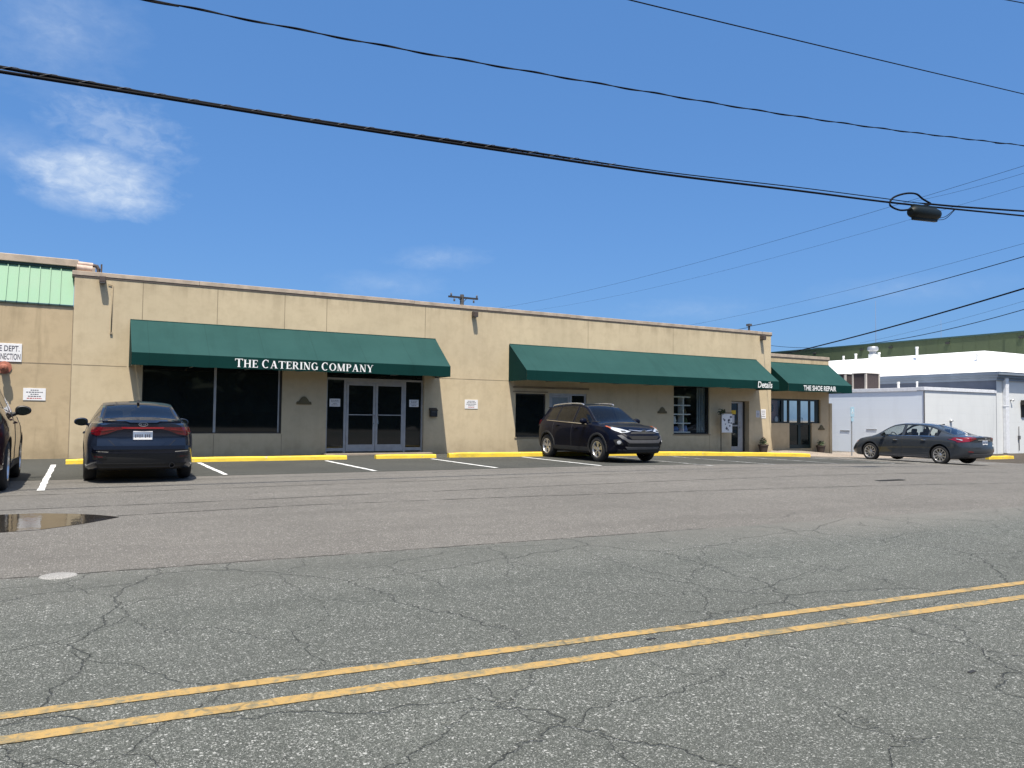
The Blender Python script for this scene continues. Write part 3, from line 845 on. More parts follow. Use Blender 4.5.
# ------------------------------------------------------------------ awnings
def awning(label, x0, x1, yw, yv, z_top, z_mid, z_bot):
    r = empty('awning', ((x0 + x1) / 2, yw, z_bot)); tag(r, label, 'awning')
    mb = MB(); n = max(8, int((x1 - x0) / 0.28)); m = 8
    g = []
    for i in range(n + 1):
        x = x0 + (x1 - x0) * i / n
        bay = ((x - x0) % 1.45) / 1.45
        row = []
        for j in range(m + 1):
            t = j / m
            sag = -0.012 * sin(pi * t) * (0.5 + 0.5 * sin(pi * bay))
            row.append(mb.bm.verts.new((x, yw - 0.02 + (yv - yw + 0.02) * t, z_top + (z_mid - z_top) * t + sag)))
        g.append(row)
    for i in range(n):
        for j in range(m):
            f = mb.bm.faces.new((g[i][j], g[i + 1][j], g[i + 1][j + 1], g[i][j + 1])); f.smooth = True
    mb.tube([(x0, yw - .02, z_top + .006), (x1, yw - .02, z_top + .006)], 0.012, 6)
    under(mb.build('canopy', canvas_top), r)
    mb = MB(); rnd = random.Random(int(x0 * 10)); prev = None
    for i in range(n + 1):
        x = x0 + (x1 - x0) * i / n
        dy = rnd.uniform(-.004, .004); dz = rnd.uniform(-.006, .006)
        a = mb.bm.verts.new((x, yv, z_mid)); b = mb.bm.verts.new((x, yv - .004 + dy, z_bot + dz))
        if prev: f = mb.bm.faces.new((prev[0], a, b, prev[1])); f.smooth = True
        prev = (a, b)
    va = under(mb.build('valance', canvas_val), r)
    for xe in (x0, x1):
        mb = MB()
        s = -0.003 if xe == x0 else 0.003
        mb.face([(xe + s, yw, z_top), (xe + s, yv, z_mid), (xe + s, yv, z_bot), (xe + s, yw, z_bot)])
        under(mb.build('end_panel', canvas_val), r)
    mb = MB()
    mb.tube([(x0 + .03, yv + .03, z_bot + .03), (x1 - .03, yv + .03, z_bot + .03)], .018, 6)
    mb.tube([(x0 + .03, yv + .03, z_mid - .03), (x1 - .03, yv + .03, z_mid - .03)], .018, 6)
    k = max(2, int((x1 - x0) / 1.45))
    for i in range(k + 1):
        x = x0 + .04 + (x1 - x0 - .08) * i / k
        mb.tube([(x, yw - .02, z_top - .04), (x, yv + .035, z_mid - .045)], .014, 6)
        mb.tube([(x, yw - .02, z_bot + .04), (x, yv + .035, z_bot + .03)], .014, 6)
    under(mb.build('frame', steel), r)
    return r, va
YV = 21.78
a1, v1 = awning('long green canvas awning lettered THE CATERING COMPANY over the entrance', 1.05, 9.94, FY, YV, 3.70, 2.75, 2.43)
a2, v2 = awning('long green canvas awning lettered Details above the dark crossover', 12.68, 24.42, FY, YV, 3.69, 2.75, 2.42)
a3, v3 = awning('short green canvas awning lettered THE SHOE REPAIR at the far end', 25.52, 29.53, 23.5, 22.28, 3.69, 2.73, 2.41)
def letters(words, a):
    return words
words = []; xw = 3.56
for word in ('THE', 'CATERING', 'COMPANY'):
    mb = MB(); xw = serif_word(mb, word, xw, YV - 0.014, 2.475, 0.225, 0.085, 1.0, 0.92) + 0.36 * 0.225; words.append(mb)
xs_w = [v.co.x for mb in words for v in mb.bm.verts]; x0_, x1_ = min(xs_w), max(xs_w); sc = (7.44 - 3.56) / (x1_ - x0_)
for mb in words:
    for v in mb.bm.verts: v.co.x = 3.56 + (v.co.x - x0_) * sc
    under(mb.build('lettering', letter_m), a1)
font_text('lettering', 'Details', letter_m, 23.22, YV - 0.014, 2.47, 0.25, 0.80, 0.012, 0.12, a2)
font_text('lettering', 'THE SHOE REPAIR', letter_m, 26.43, 22.28 - 0.014, 2.46, 0.215, 2.04, 0.018, 0.0, a3)

# ------------------------------------------------------------------ shoe repair building
SY = 23.5
shoe = empty('shoe_repair_shop', (27.5, SY, -0.2)); tag(shoe, 'small lower beige shop with dark green glazed door beside the white block building', 'building')
H_S = (25.45, 28.95, -0.06, 2.12)
SX1 = 29.55
mb = MB()
facade(mb, SY, 25.32, SX1, -0.6, 3.92, [(25.45, 28.98, 1.07, 2.13), (26.98, 28.42, -0.04, 1.068)], 0.2)
mb.face([(SX1, SY, -.6), (SX1, 40, -.6), (SX1, 40, 3.92), (SX1, SY, 3.92)])
under(mb.build('wall', wall_shoe), shoe)
mb = MB(); mb.box(29.553, 29.72, SY - 0.03, SY + 3, -0.6, 1.98)
under(mb.build('wing_wall', wall_shoe), shoe)
mb = MB(); mb.face([(25.33, SY + .1, 3.93), (SX1 - .03, SY + .1, 3.93), (SX1 - .03, 39.9, 3.93), (25.33, 39.9, 3.93)])
under(mb.build('roof', roofing), shoe)
mb = MB(); mb.box(25.33, SX1 + .03, SY - .022, SY + .3, 3.94, 4.07, 0, .008); mb.box(25.33, SX1 + .02, SY - .012, SY + .28, 3.90, 3.938, 1)
under(mb.build('parapet_cap', [cap_m, cap_dark]), shoe)
mb = MB()
yy0, yy1 = SY + .08, SY + .16
mb.box(25.45, 28.98, yy0, yy1, 2.05, 2.13); mb.box(25.45, 26.98, yy0, yy1, 1.07, 1.13); mb.box(28.42, 28.98, yy0, yy1, 1.07, 1.13)
for a, b in ((25.45, 25.5), (26.56, 26.72), (28.74, 28.98)): mb.box(a, b, yy0 - .002, yy1, 1.13, 2.05)
for a, b in ((26.98, 27.07), (27.62, 27.78), (28.33, 28.42)): mb.box(a, b, yy0 - .004, yy1, -.04, 2.05)
mb.box(27.07, 27.62, yy0 - .006, yy1, -.04, .12); mb.box(27.78, 28.33, yy0 - .006, yy1, -.04, .12)
mb.box(27.07, 27.62, yy0 - .006, yy1, 1.0, 1.1); mb.box(27.78, 28.33, yy0 - .006, yy1, 1.0, 1.1)
fr = under(mb.build('storefront_frame', green_frame), shoe)
for a, b, c, d, mt in ((25.5, 26.56, 1.13, 2.05, pane_clear), (26.72, 26.98, 1.13, 2.05, pane_mirror), (27.07, 27.62, 1.1, 2.05, pane_mirror), (27.78, 28.33, 1.1, 2.05, pane_mirror), (28.42, 28.74, 1.13, 2.05, pane_mirror), (27.07, 27.62, .12, 1.0, pane_dark), (27.78, 28.33, .12, 1.0, pane_dark)):
    pane(a, b, c, d, yy0 + .03, mt, fr)
mb = MB(); mb.box(25.46, 26.6, SY + .30, SY + .34, 1.0, 2.12); under(mb.build('inner_wall', rose_m), shoe)
mb = MB(); mb.lathe([(0, -.24), (.2, -.14), (.24, 0), (.2, .14), (0, .24)], 16, Matrix.Translation((26.05, SY + .26, 1.72)) @ Matrix.Scale(.3, 4, (0, 1, 0))); tag(mb.build('hanging_basket', black_soft), 'dark round shape hanging inside the pink walled shop window', 'basket')
mb = MB(); mb.lathe([(0, 0), (.07, 0), (.1, .14), (.05, .24), (0, .26)], 14, Matrix.Translation((26.42, SY + .23, 1.10)) @ Matrix.Scale(.5, 4, (0, 1, 0))); tag(mb.build('vase', paper, smooth=40), 'small white vase low in the pink walled shop window', 'vase')
mb = MB(); mb.tube([(27.8, yy0 - .01, 1.3), (27.8, yy0 - .07, 1.3), (27.8, yy0 - .07, .9), (27.8, yy0 - .01, .9)], .014, 8)
under(mb.build('handle', black_m, smooth=40), fr)

# ------------------------------------------------------------------ left neighbour with mint green panels
left = empty('neighbour_building', (-6, FY, 0)); tag(left, 'stained tan building with mint green ribbed metal parapet at the left edge', 'building')
mb = MB()
facade(mb, FY + 0.003, -16, -0.287, -0.3, 3.96, [], 0.1)
mb.box(-16, -0.29, FY - 0.001, FY + 0.02, 2.433, 2.452, 1)
mb.face([(-16, FY, -.3), (-16, FY, 3.96), (-16, 44, 3.96), (-16, 44, -.3)])
under(mb.build('wall', [wall_left, joint_m]), left)
mb = MB()
pa, pb = (FY - 0.02, 3.98), (FY + 0.50, 5.02)
mb.face([(-16, pa[0], pa[1]), (-0.29, pa[0], pa[1]), (-0.29, pb[0], pb[1]), (-16, pb[0], pb[1])])
x = -0.60
while x > -16:
    mb.prism([(pa[0], pa[1]), (pa[0] - .035, pa[1] + .004), (pb[0] - .035, pb[1] + .004), (pb[0], pb[1])], x - .010, x + .010, 'x'); x -= 0.235
under(mb.build('metal_panel', green_metal), left)
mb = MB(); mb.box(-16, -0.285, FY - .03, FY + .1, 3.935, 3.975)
mb.box(-16, -0.285, FY + .44, FY + .9, 5.0, 5.055)  # dark strip painting in the shadow under the roof edge
under(mb.build('panel_trim_shadow', green_metal_dk), left)
mb = MB(); mb.box(-16, -0.20, FY + .40, FY + 4, 5.06, 5.25, 0, .012); mb.box(-0.285, 0.20, FY + 1.2, FY + 3, 4.97, 5.22, 0, .02)
under(mb.build('roof_fascia', cap_m), left)

# pipe and flashing bundle on the roof corner
rp = empty('roof_pipe', (0, FY + .2, 4.92)); tag(rp, 'weathered pinkish vent pipe with elbow lying on the roof corner by the green panels', 'pipe')
mb = MB(); mb.tube([(-.24, FY + .15, 5.0), (.12, FY + .15, 4.99)], .085, 14); mb.tube([(-.22, FY + .22, 5.12), (.13, FY + .22, 5.11)], .06, 12)
under(mb.build('pipe_run', cap_pink, smooth=40), rp)
mb = MB(); mb.tube([(.13, FY + .15, 5.09), (.22, FY + .15, 5.08), (.26, FY + .15, 5.0), (.26, FY + .15, 4.90)], .05, 10); mb.box(.31, .35, FY + .1, FY + .22, 4.9, 5.14)
under(mb.build('elbow', brown_metal, smooth=40), rp)

# ------------------------------------------------------------------ things fixed to the facades
def wall_light(x, z, label):
    r = empty('wall_light', (x, FY, z)); tag(r, label, 'wall light', 'brown floodlights under the roof cap')
    mb = MB(); mb.box(-.075, .075, -.22, 0, -.085, .085, 0, .015); under2(mb.build('housing', brown_metal), r)
    mb = MB(); mb.box(-.06, .06, -.215, -.03, -.10, -.084); under2(mb.build('lens', trim_grey), r)
    mb = MB(); mb.box(-.05, .05, -.05, .0, -.06, .10); under2(mb.build('bracket', black_m), r)
def under2(o, root):
    o.parent = root; return o
wall_light(0.36, 4.70, 'brown floodlight under the cap at the left corner of the beige wall')
wall_light(11.31, 4.60, 'brown floodlight under the cap between the two long awnings')
wall_light(24.72, 4.62, 'brown floodlight under the cap at the far right end of the main wall')
mb = MB(); mb.tube([(0.61, FY - .02, 4.60), (0.60, FY - .02, 3.31)], .012, 8); mb.tube([(0.61, FY - .02, 4.58), (.50, FY - .02, 4.6)], .010, 8); mb.box(.575, .63, FY - .04, FY, 3.28, 3.34)
tag(mb.build('conduit', joint_m), 'thin conduit running down the beige wall left of the long awning', 'conduit')

def plaque(x, y, z, w, label):
    n = 20; pts = [(-.5, -.3)]
    prof = [(-.5, -.12), (-.44, -.02), (-.36, -.03), (-.30, .10), (-.20, .30), (-.10, .42), (0, .46), (.10, .42), (.20, .30), (.30, .10), (.36, -.03), (.44, -.02), (.5, -.12)]
    pts = [(-.5, -.3)] + prof + [(.5, -.3)]
    mb = MB(); mb.prism([(x + px * w, z + pz * w * .72) for px, pz in pts], y - .035, y - .002, 'y')
    mb.prism([(x + px * w * .7, z - .02 + pz * w * .45) for px, pz in pts], y - .05, y - .034, 'y')
    tag(mb.build('wall_plaque', plaque_m), label, 'plaque')
plaque(5.74, FY, 1.60, .44, 'olive fan shaped plaque on the wall left of the glass entrance')
plaque(19.41, FY, 1.50, .44, 'olive fan shaped plaque on the wall left of the shelf window')
plaque(29.02, SY, .86, .40, 'dark fan shaped plaque on the low wall right of the green door')

def notice(name, x0, x1, z0, z1, y, label, lines, mat=paper, red=False):
    r = empty(name, ((x0 + x1) / 2, y, z0)); tag(r, label, 'notice')
    mb = MB(); mb.box(x0, x1, y - .012, y - .002, z0, z1, 0, .002); under(mb.build('sheet', mat), r)
    rnd = random.Random(int(x0 * 50)); H = z1 - z0; W = x1 - x0
    for k in range(lines):
        mb = MB()
        zc = z1 - H * (k + 1) / (lines + 1); hw = W * rnd.uniform(.16, .40)
        xx = (x0 + x1) / 2 - hw
        while xx < (x0 + x1) / 2 + hw:
            wl = rnd.uniform(.02, .06)
            mb.box(xx, min(xx + wl, (x0 + x1) / 2 + hw), y - .0135, y - .012, zc - H * .035, zc + H * .035)
            xx += wl + .012
        under(mb.build('text_line', ink_red if red and k == lines - 1 else ink), r)
    return r
notice('parking_sign', -1.32, -0.83, 1.49, 1.80, FY, 'small white text sign low on the stained tan wall', 5, paper, True)
notice('parking_sign', 11.03, 11.51, 1.46, 1.76, FY, 'small white text sign on sunlit wall between the two long awnings', 5, paper, True)
notice('window_notice', 6.55, 6.88, 1.46, 1.70, yd + .04, 'white paper in the glass left of the double doors', 4, paper)
notice('window_notice', 9.13, 9.45, 1.49, 1.72, yd + .04, 'white paper in the glass right of the double doors', 4, paper)
notice('wall_notice', 24.42, 24.62, 1.30, 1.58, FY, 'white paper coloured grey blue for shade, taped near the corner of the long wall', 4, paper_shade)
notice('wall_notice', 24.70, 24.98, 1.26, 1.64, FY, 'white paper taped in sun at the right corner of the long wall', 4, paper)

# mailbox
mbx = empty('mailbox', (9.89, FY, 1.17)); tag(mbx, 'black wall mailbox beside the glass entrance', 'mailbox')
mb = MB(); mb.box(9.77, 10.01, FY - .12, FY, 1.18, 1.38, 0, .012); under(mb.build('box', black_m), mbx)
mb = MB(); mb.prism([(FY, 1.47), (FY - .135, 1.39), (FY - .135, 1.372), (FY, 1.385)], 9.76, 10.02, 'x'); under(mb.build('lid', black_m), mbx)
mb = MB(); mb.box(9.81, 9.97, FY - .126, FY - .12, 1.33, 1.35); under(mb.build('slot_label', trim_grey), mbx)

# fire connection sign and inlet
fs = empty('fire_sign', (-1.95, FY, 2.44)); tag(fs, 'white FIRE DEPT. CONNECTION sign cut by the left edge', 'sign')
mb = MB(); mb.box(-2.12, -1.38, FY - .02, FY - .004, 2.45, 2.91, 0, .004); under(mb.build('board', paper), fs)
font_text('lettering', 'FIRE DEPT.', ink, -2.03, FY - .022, 2.71, .145, .60, .012, 0, fs)
font_text('lettering', 'CONNECTION', ink, -2.05, FY - .022, 2.50, .155, .645, .012, 0, fs)
fc = empty('fire_inlet', (-1.72, FY, 2.30)); tag(fc, 'rusty red fire hose inlet sticking out of the wall below its sign', 'fire inlet')
mb = MB(); mb.lathe([(0, .0), (.16, 0), (.16, .02), (.085, .03), (.085, .14), (0, .14)], 20, Matrix.Translation((-1.74, FY, 2.30)) @ Matrix.Rotation(radians(90), 4, 'X')); under(mb.build('flange', brick_red, smooth=40), fc)
mb = MB(); mb.lathe([(.07, 0), (.075, .05), (.095, .07), (.10, .13), (.085, .17), (.04, .19), (0, .19)], 20, Matrix.Translation((-1.74, FY - .12, 2.30)) @ Matrix.Rotation(radians(90 + 8), 4, 'X')); mb.box(-1.76, -1.72, FY - .34, FY - .30, 2.26, 2.32, 0, .008)
under(mb.build('hose_cap', brick_red, smooth=40), fc)

# garden banner on a thin post by the shelf window
gb = empty('garden_banner', (22.4, FY - .35, gz(22.4))); tag(gb, 'white banner with black blotches on a thin black post by the narrow door', 'banner')
yb = FY - .35
mb = MB(); mb.tube([(22.12, yb, gz(22)), (22.12, yb, 1.42), (22.16, yb, 1.46), (22.72, yb, 1.46)], .016, 8); under(mb.build('post', black_m), gb)
mb = MB(); mb.box(22.16, 22.72, yb - .008, yb + .008, .68, 1.42, 0)
under(mb.build('cloth', paper), gb)
mb = MB(); rnd = random.Random(21)
for k in range(11):
    cx, cz = rnd.uniform(22.22, 22.66), rnd.uniform(.76, 1.36); n = 9; rr = rnd.uniform(.025, .07)
    mb.face([(cx + rr * rnd.uniform(.6, 1.4) * cos(2 * pi * i / n), yb - .0095 - .0005 * k, cz + rr * rnd.uniform(.4, .9) * sin(2 * pi * i / n)) for i in range(n)])
under(mb.build('blotches', ink), gb)

def leaves(mb, c, r, n, size, rnd, mi=0, flat=.8):
    for _ in range(n):
        d = Vector((rnd.gauss(0, 1), rnd.gauss(0, 1), rnd.gauss(0, 1) * flat)).normalized() * r * rnd.uniform(.35, 1)
        p = Vector(c) + d
        u = Vector((rnd.uniform(-1, 1), rnd.uniform(-1, 1), rnd.uniform(-1, 1))).normalized(); w = u.orthogonal().normalized()
        s = size * rnd.uniform(.6, 1.3)
        mb.face([p - u * s, p + w * s * .4, p + u * s, p - w * s * .4], mi)
mb = MB(); leaves(mb, (22.15, yb, 1.5), .16, 90, .06, random.Random(3))
tag(mb.build('hanging_plant', leaf_m), 'small dark trailing plant hooked on top of the banner post', 'plant')

def planter(x, y, z, s, label, label2, flowers):
    r = empty('flower_pot', (x, y, z)); tag(r, label, 'flower pot')
    mb = MB(); mb.lathe([(0, 0), (.17 * s, 0), (.24 * s, .36 * s), (.26 * s, .36 * s), (.26 * s, .42 * s), (.22 * s, .42 * s), (.20 * s, .36 * s), (0, .36 * s)], 24); under2(mb.build('pot', pot_m, smooth=40), r)
    mb = MB(); mb.lathe([(0, .375 * s), (.2 * s, .365 * s)], 18); under2(mb.build('soil', soil), r)
    rnd = random.Random(int(x * 7)); mb = MB()
    leaves(mb, (x, y, z + .55 * s), .22 * s, 150, .06 * s, rnd)
    if flowers: leaves(mb, (x, y, z + .62 * s), .2 * s, 45, .035 * s, rnd, 1)
    for k in range(6): mb.tube([(x, y, z + .3 * s), (x + rnd.uniform(-.15, .15), y + rnd.uniform(-.15, .15), z + .6 * s)], .006, 5)
    tag(mb.build('potted_plant', [leaf_m, flower_m]), label2, 'plant')
planter(24.52, FY - .30, gz(24.5) + 0.055, .82, 'dark clay pot standing at the right corner of the long wall', 'dark bushy plant with red blooms in the pot at the corner of the long wall', True)
planter(28.62, SY - .30, gz(28.62) + .10, .80, 'dark clay pot right of the green shop door', 'sparse green plant in the pot right of the green shop door', False)

# ------------------------------------------------------------------ yellow kerbs and wheel stops
def kerb(x0, x1, y, label, h=.12, w=.17, cat='kerb', name='yellow_kerb', n=None):
    r = mb = MB()
    n = n or max(4, int((x1 - x0) / .4)); rnd = random.Random(int(x0 * 31 + 7))
    prof = [(-w / 2, 0), (-w / 2 + .012, h - .03), (-w / 2 + .035, h), (w / 2 - .035, h), (w / 2 - .012, h - .03), (w / 2, 0)]
    prev = None
    for i in range(n + 1):
        x = x0 + (x1 - x0) * i / n; j = rnd.uniform(-.006, .006)
        e = .03 if i in (0, n) else 0
        ring = [mb.bm.verts.new((x, y + a, gz(x) + (b * (1 - e * 4) if b else 0) + (j if b else 0))) for a, b in prof]
        if prev:
            for k in range(len(prof) - 1): mb.bm.faces.new((prev[k], prev[k + 1], ring[k + 1], ring[k]))
        else: mb.bm.faces.new(ring)
        prev = ring
    mb.bm.faces.new(prev[::-1])
    return tag(mb.build(name, kerb_m), label, cat)
kerb(-0.30, 6.33, 20.62, 'long yellow painted kerb ahead of the dark blue sedan')
kerb(7.16, 8.97, 20.62, 'short yellow wheel stop in front of the double doors', cat='wheel stop', name='wheel_stop')
kerb(9.38, 24.75, 20.62, 'longest yellow painted kerb running behind the dark crossover', h=.145)
kerb(35.3, 37.3, 19.75, 'yellow wheel stop behind the grey sedan by the white wall', cat='wheel stop', name='wheel_stop', h=.15)

# ------------------------------------------------------------------ white block building
wb = empty('white_block_building', (39, 23, -.45)); tag(wb, 'white painted block building with white mansard roof at the right edge', 'building')
CX, CY, UX = 35.86, 23.03, 42.05
mb = MB()
mb.face([(CX, CY, -.7), (UX, CY, -.7), (UX, CY, 2.72), (CX, CY, 2.72)])
mb.face([(CX, CY, -.7), (CX, CY, 2.72), (CX, 45, 2.62), (CX, 45, -.7)], 1)
under(mb.build('low_wall', [white_block, skylit_block]), wb)
mb = MB(); mb.box(CX - .045, UX - .02, CY - .055, CY + .35, 2.73, 2.90, 0, .01)
mb.box(CX - .045, CX + .35, CY + .352, 45, 2.70, 2.88, 0, .01)
mb.face([(CX + .1, CY + .1, 2.80), (UX, CY + .1, 2.80), (UX, 45, 2.80), (CX + .1, 45, 2.80)])
under(mb.build('low_roof_edge', white_trim), wb)
mb = MB(); mb.tube([(CX - .025, CY - .022, -.45), (CX - .025, CY - .022, 2.7)], .03, 8)
under(mb.build('corner_pipe', trim_grey, smooth=40), wb)
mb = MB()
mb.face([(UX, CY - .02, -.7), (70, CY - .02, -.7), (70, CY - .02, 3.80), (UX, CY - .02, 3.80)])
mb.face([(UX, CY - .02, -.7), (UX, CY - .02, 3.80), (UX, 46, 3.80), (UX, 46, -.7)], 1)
under(mb.build('high_wall', [white_block, wall_shade]), wb)
mb = MB()
for i, (a, b, o_) in enumerate(((3.42, 3.56, .10), (3.565, 3.70, .22), (3.705, 3.85, .36))):
    mb.box(UX - o_, 70, CY - .02 - o_, CY + .1, a, b); mb.box(UX - o_, UX + .1, CY + .102, 46, a, b)
under(mb.build('fascia', fascia_blue), wb)
mb = MB()
e, d, zt = .40, 1.3, 5.14
c0 = (UX - e, CY - e, 3.86); c1 = (UX + d, CY + d, zt)
def quad_grid(mb, A, B, C, D, nx, ny, wob, rnd):
    A, B, C, D = map(Vector, (A, B, C, D)); g = []
    nrm = (B - A).cross(D - A).normalized()
    for i in range(nx + 1):
        s = i / nx; row = []
        for j in range(ny + 1):
            t = j / ny
            p = (A * (1 - s) + B * s) * (1 - t) + (D * (1 - s) + C * s) * t
            if 0 < i < nx and 0 < j < ny: p = p + nrm * rnd.uniform(-wob, wob)
            row.append(mb.bm.verts.new(p))
        g.append(row)
    for i in range(nx):
        for j in range(ny):
            f = mb.bm.faces.new((g[i][j], g[i + 1][j], g[i + 1][j + 1], g[i][j + 1])); f.smooth = True
rnd = random.Random(2)
quad_grid(mb, c0, (70, CY - e, 3.86), (70, CY + d, zt), c1, 24, 4, .035, rnd)
quad_grid(mb, (UX - e, 46, 3.86), c0, c1, (UX + d, 46, zt), 24, 4, .035, rnd)
mb.face([c1, (70, CY + d, zt), (70, 46, zt), (UX + d, 46, zt)])
under(mb.build('mansard_roof', membrane), wb)
mb = MB(); mb.box(42.62, 42.92, CY - .20, CY - .03, -.42, 3.60, 0, .01); mb.box(42.60, 42.94, CY - .21, CY - .03, 2.05, 2.10)
under(mb.build('downpipe', white_trim), wb)
mb = MB(); mb.tube([(44.1, CY - .05, -.3), (44.1, CY - .05, 1.0)], .02, 8); mb.box(44.02, 44.16, CY - .10, CY - .03, .3, .5)
tag(mb.build('gas_pipe', trim_grey), 'thin grey pipe up the white wall near the right edge', 'pipe')
lm = empty('security_light', (43.41, CY, 2.4)); tag(lm, 'tiny white lamp on the white wall right of the downpipe', 'lamp')
mb = MB(); mb.tube([(43.35, CY - .02, 2.38), (43.37, CY - .08, 2.40)], .03, 10); under(mb.build('base', trim_grey), lm)
mb = MB(); mb.lathe([(0, 0), (.04, .01), (.065, .08), (0, .09)], 14, Matrix.Translation((43.42, CY - .09, 2.42)) @ Matrix.Rotation(radians(120), 4, 'X')); under(mb.build('lamp_head', paper, smooth=40), lm)
mb = MB(); mb.box(44.35, 45.6, CY - .06, CY - .03, 1.5, 2.35); mb.box(44.30, 45.65, CY - .34, CY - .06, 2.16, 2.42)
o = under(mb.build('side_window', [alu_dark]), wb)
for k, (yy, zz) in enumerate(((27.5, .66), (25.9, .76))):
    mb = MB(); mb.box(CX - .025, CX - .002, yy - .30, yy + .30, zz - .025, zz + .025, 0, .006)
    tag(mb.build('wall_vent', steel), ['flat grey vent on the white wall just right of the wing wall', 'flat grey vent on the white wall above the grey sedan bonnet'][k], 'vent')
mb = MB(); mb.lathe([(0, 0), (.09, 0), (.10, .05), (.06, .10), (0, .11)], 14, Matrix.Translation((38.0, CY - .04, 1.22)))
tag(mb.build('wall_vent', steel, smooth=40), 'small grey vent hood on the sunlit white wall above the sedan roof', 'vent')

# roof top things on the white building
for k, (x, y, lab) in enumerate(((36.5, 26.68, 'right one of the two dark finned air units on the white roof'), (36.5, 27.95, 'left one of the two dark finned air units, half behind the awning'))):
    r = empty('air_unit', (x, y, 2.88)); tag(r, lab, 'air unit', 'dark air units on the low white roof')
    mb = MB(); h, W, D = .86, .86, 1.16
    for xx in (0, D - .09):
        for yy in (0, W - .09): mb.box(xx, xx + .09, yy, yy + .09, .02, h)
    mb.box(-.01, D + .01, -.01, W + .01, h, h + .04); mb.box(-.01, D + .01, -.01, W + .01, -.04, .02)
    under2(mb.build('casing', ac_frame), r)
    mb = MB(); mb.box(.03, D - .03, .03, W - .03, .021, h - .002)
    for q in range(12):
        yq = .10 + q * (W - .2) / 12; mb.box(.018, .029, yq, yq + .012, .04, h - .03)
        xq = .10 + q * (D - .2) / 12; mb.box(xq, xq + .012, .018, .029, .04, h - .03)
    under2(mb.build('coil', ac_coil), r)
def vent_pipe(x, y, z0, z1, r, lab, group='white vent pipes on the mansard roof'):
    mb = MB(); mb.lathe([(0, z0), (r * 1.5, z0), (r, z0 + .12), (r, z1 - .12), (r * 1.25, z1 - .1), (r * 1.25, z1), (0, z1)], 12, Matrix.Translation((x, y, 0)))
    tag(mb.build('vent_pipe', pipe_white, smooth=40), lab, 'vent pipe', group)
vent_pipe(44.0, 33.83, 5.0, 5.47, .06, 'short white vent pipe furthest left on the mansard roof')
vent_pipe(44.0, 32.9, 5.0, 5.56, .07, 'white vent pipe just left of the capped chimney')
vent_pipe(44.0, 31.22, 5.0, 5.54, .07, 'white vent pipe just right of the capped chimney')
vent_pipe(42.95, 28.0, 4.4, 5.60, .075, 'tallest white vent pipe rising from the middle of the white roof slope')
vent_pipe(42.6, 24.3, 4.1, 4.95, .05, 'thin white vent pipe near the right hip of the white roof')
vent_pipe(38.0, 25.83, 2.8, 3.30, .06, 'short white pipe on the low roof right of the dark air units')
vent_pipe(38.0, 24.78, 2.8, 3.29, .045, 'very short thin pipe on the low roof towards the corner')
cy = empty('roof_chimney', (45, 32.37, 5.1)); tag(cy, 'square white chimney with silver cap on the mansard roof', 'chimney')
mb = MB(); mb.box(44.80, 45.20, 32.17, 32.57, 4.9, 5.55, 0, .015); under(mb.build('stack', pipe_white), cy)
mb = MB(); mb.box(44.85, 45.15, 32.22, 32.52, 5.55, 5.72); mb.lathe([(.2, 5.72), (.33, 5.80), (.33, 5.95), (.28, 6.03), (0, 6.05)], 20, Matrix.Translation((45, 32.37, 0))); under(mb.build('cowl', steel, smooth=40), cy)

# olive green hall behind
gb_ = empty('green_hall', (70, 45, 0)); tag(gb_, 'big olive green metal hall rising behind the white roof', 'building')
mb = MB()
mb.face([(60, 20, -.5), (60, 20, 7.86), (60, 80, 7.80), (60, 80, -.5)])
mb.face([(60, 20, -.5), (100, 20, -.5), (100, 20, 7.86), (60, 20, 7.86)])
mb.face([(60, 20, 7.86), (100, 20, 7.86), (100, 80, 7.80), (60, 80, 7.80)])
for k in range(60): mb.box(59.988, 59.998, 20.3 + k * 1.0, 20.33 + k * 1.0, -.5, 7.78)
under(mb.build('siding', olive), gb_)
mb = MB(); mb.box(59.93, 60.3, 19.9, 80, 7.80, 7.92); under(mb.build('roof_edge', green_metal_dk), gb_)
for yy in (41.44, 44.24, 49.24, 36.5, 31.0):
    mb = MB(); mb.box(59.90, 59.985, yy - .17, yy + .17, 7.36, 7.52, 0, .03); under(mb.build('vent_louvre', black_soft), gb_)

# ------------------------------------------------------------------ poles, masts, wires
pl = empty('utility_pole', (28.4, 60, 0)); tag(pl, 'wooden utility pole top with crossarm rising behind the beige roof', 'utility pole')
mb = MB(); mb.tube([(28.37, 60, -.5), (28.37, 60, 11.65)], [.22, .17], 12); under(mb.build('pole', wood_pole), pl)
mb = MB(); mb.box(27.05, 29.85, 59.84, 59.97, 11.30, 11.45); mb.tube([(28.0, 59.9, 11.31), (28.37, 59.9, 10.9), (28.75, 59.9, 11.31)], .03, 6); under(mb.build('crossarm', wood_pole), pl)
for dx, up in ((-1.15, 1), (-.85, 0), (1.0, 0), (1.3, 1)):
    mb = MB(); z0 = 11.45 if up else 11.0
    mb.lathe([(0, 0), (.05, .0), (.10, .06), (.05, .10), (.09, .16), (.04, .26), (0, .27)], 10, Matrix.Translation((28.45 + dx, 59.9, z0))); under(mb.build('insulator', trim_grey, smooth=40), pl)
mb = MB(); mb.tube([(24.85, 23.79, 4.75), (24.85, 23.79, 5.28)], .045, 8); mb.box(24.77, 24.93, 23.7, 23.88, 5.2, 5.3)
tag(mb.build('roof_post', trim_grey), 'short grey post on the roof holding the service wire', 'post')
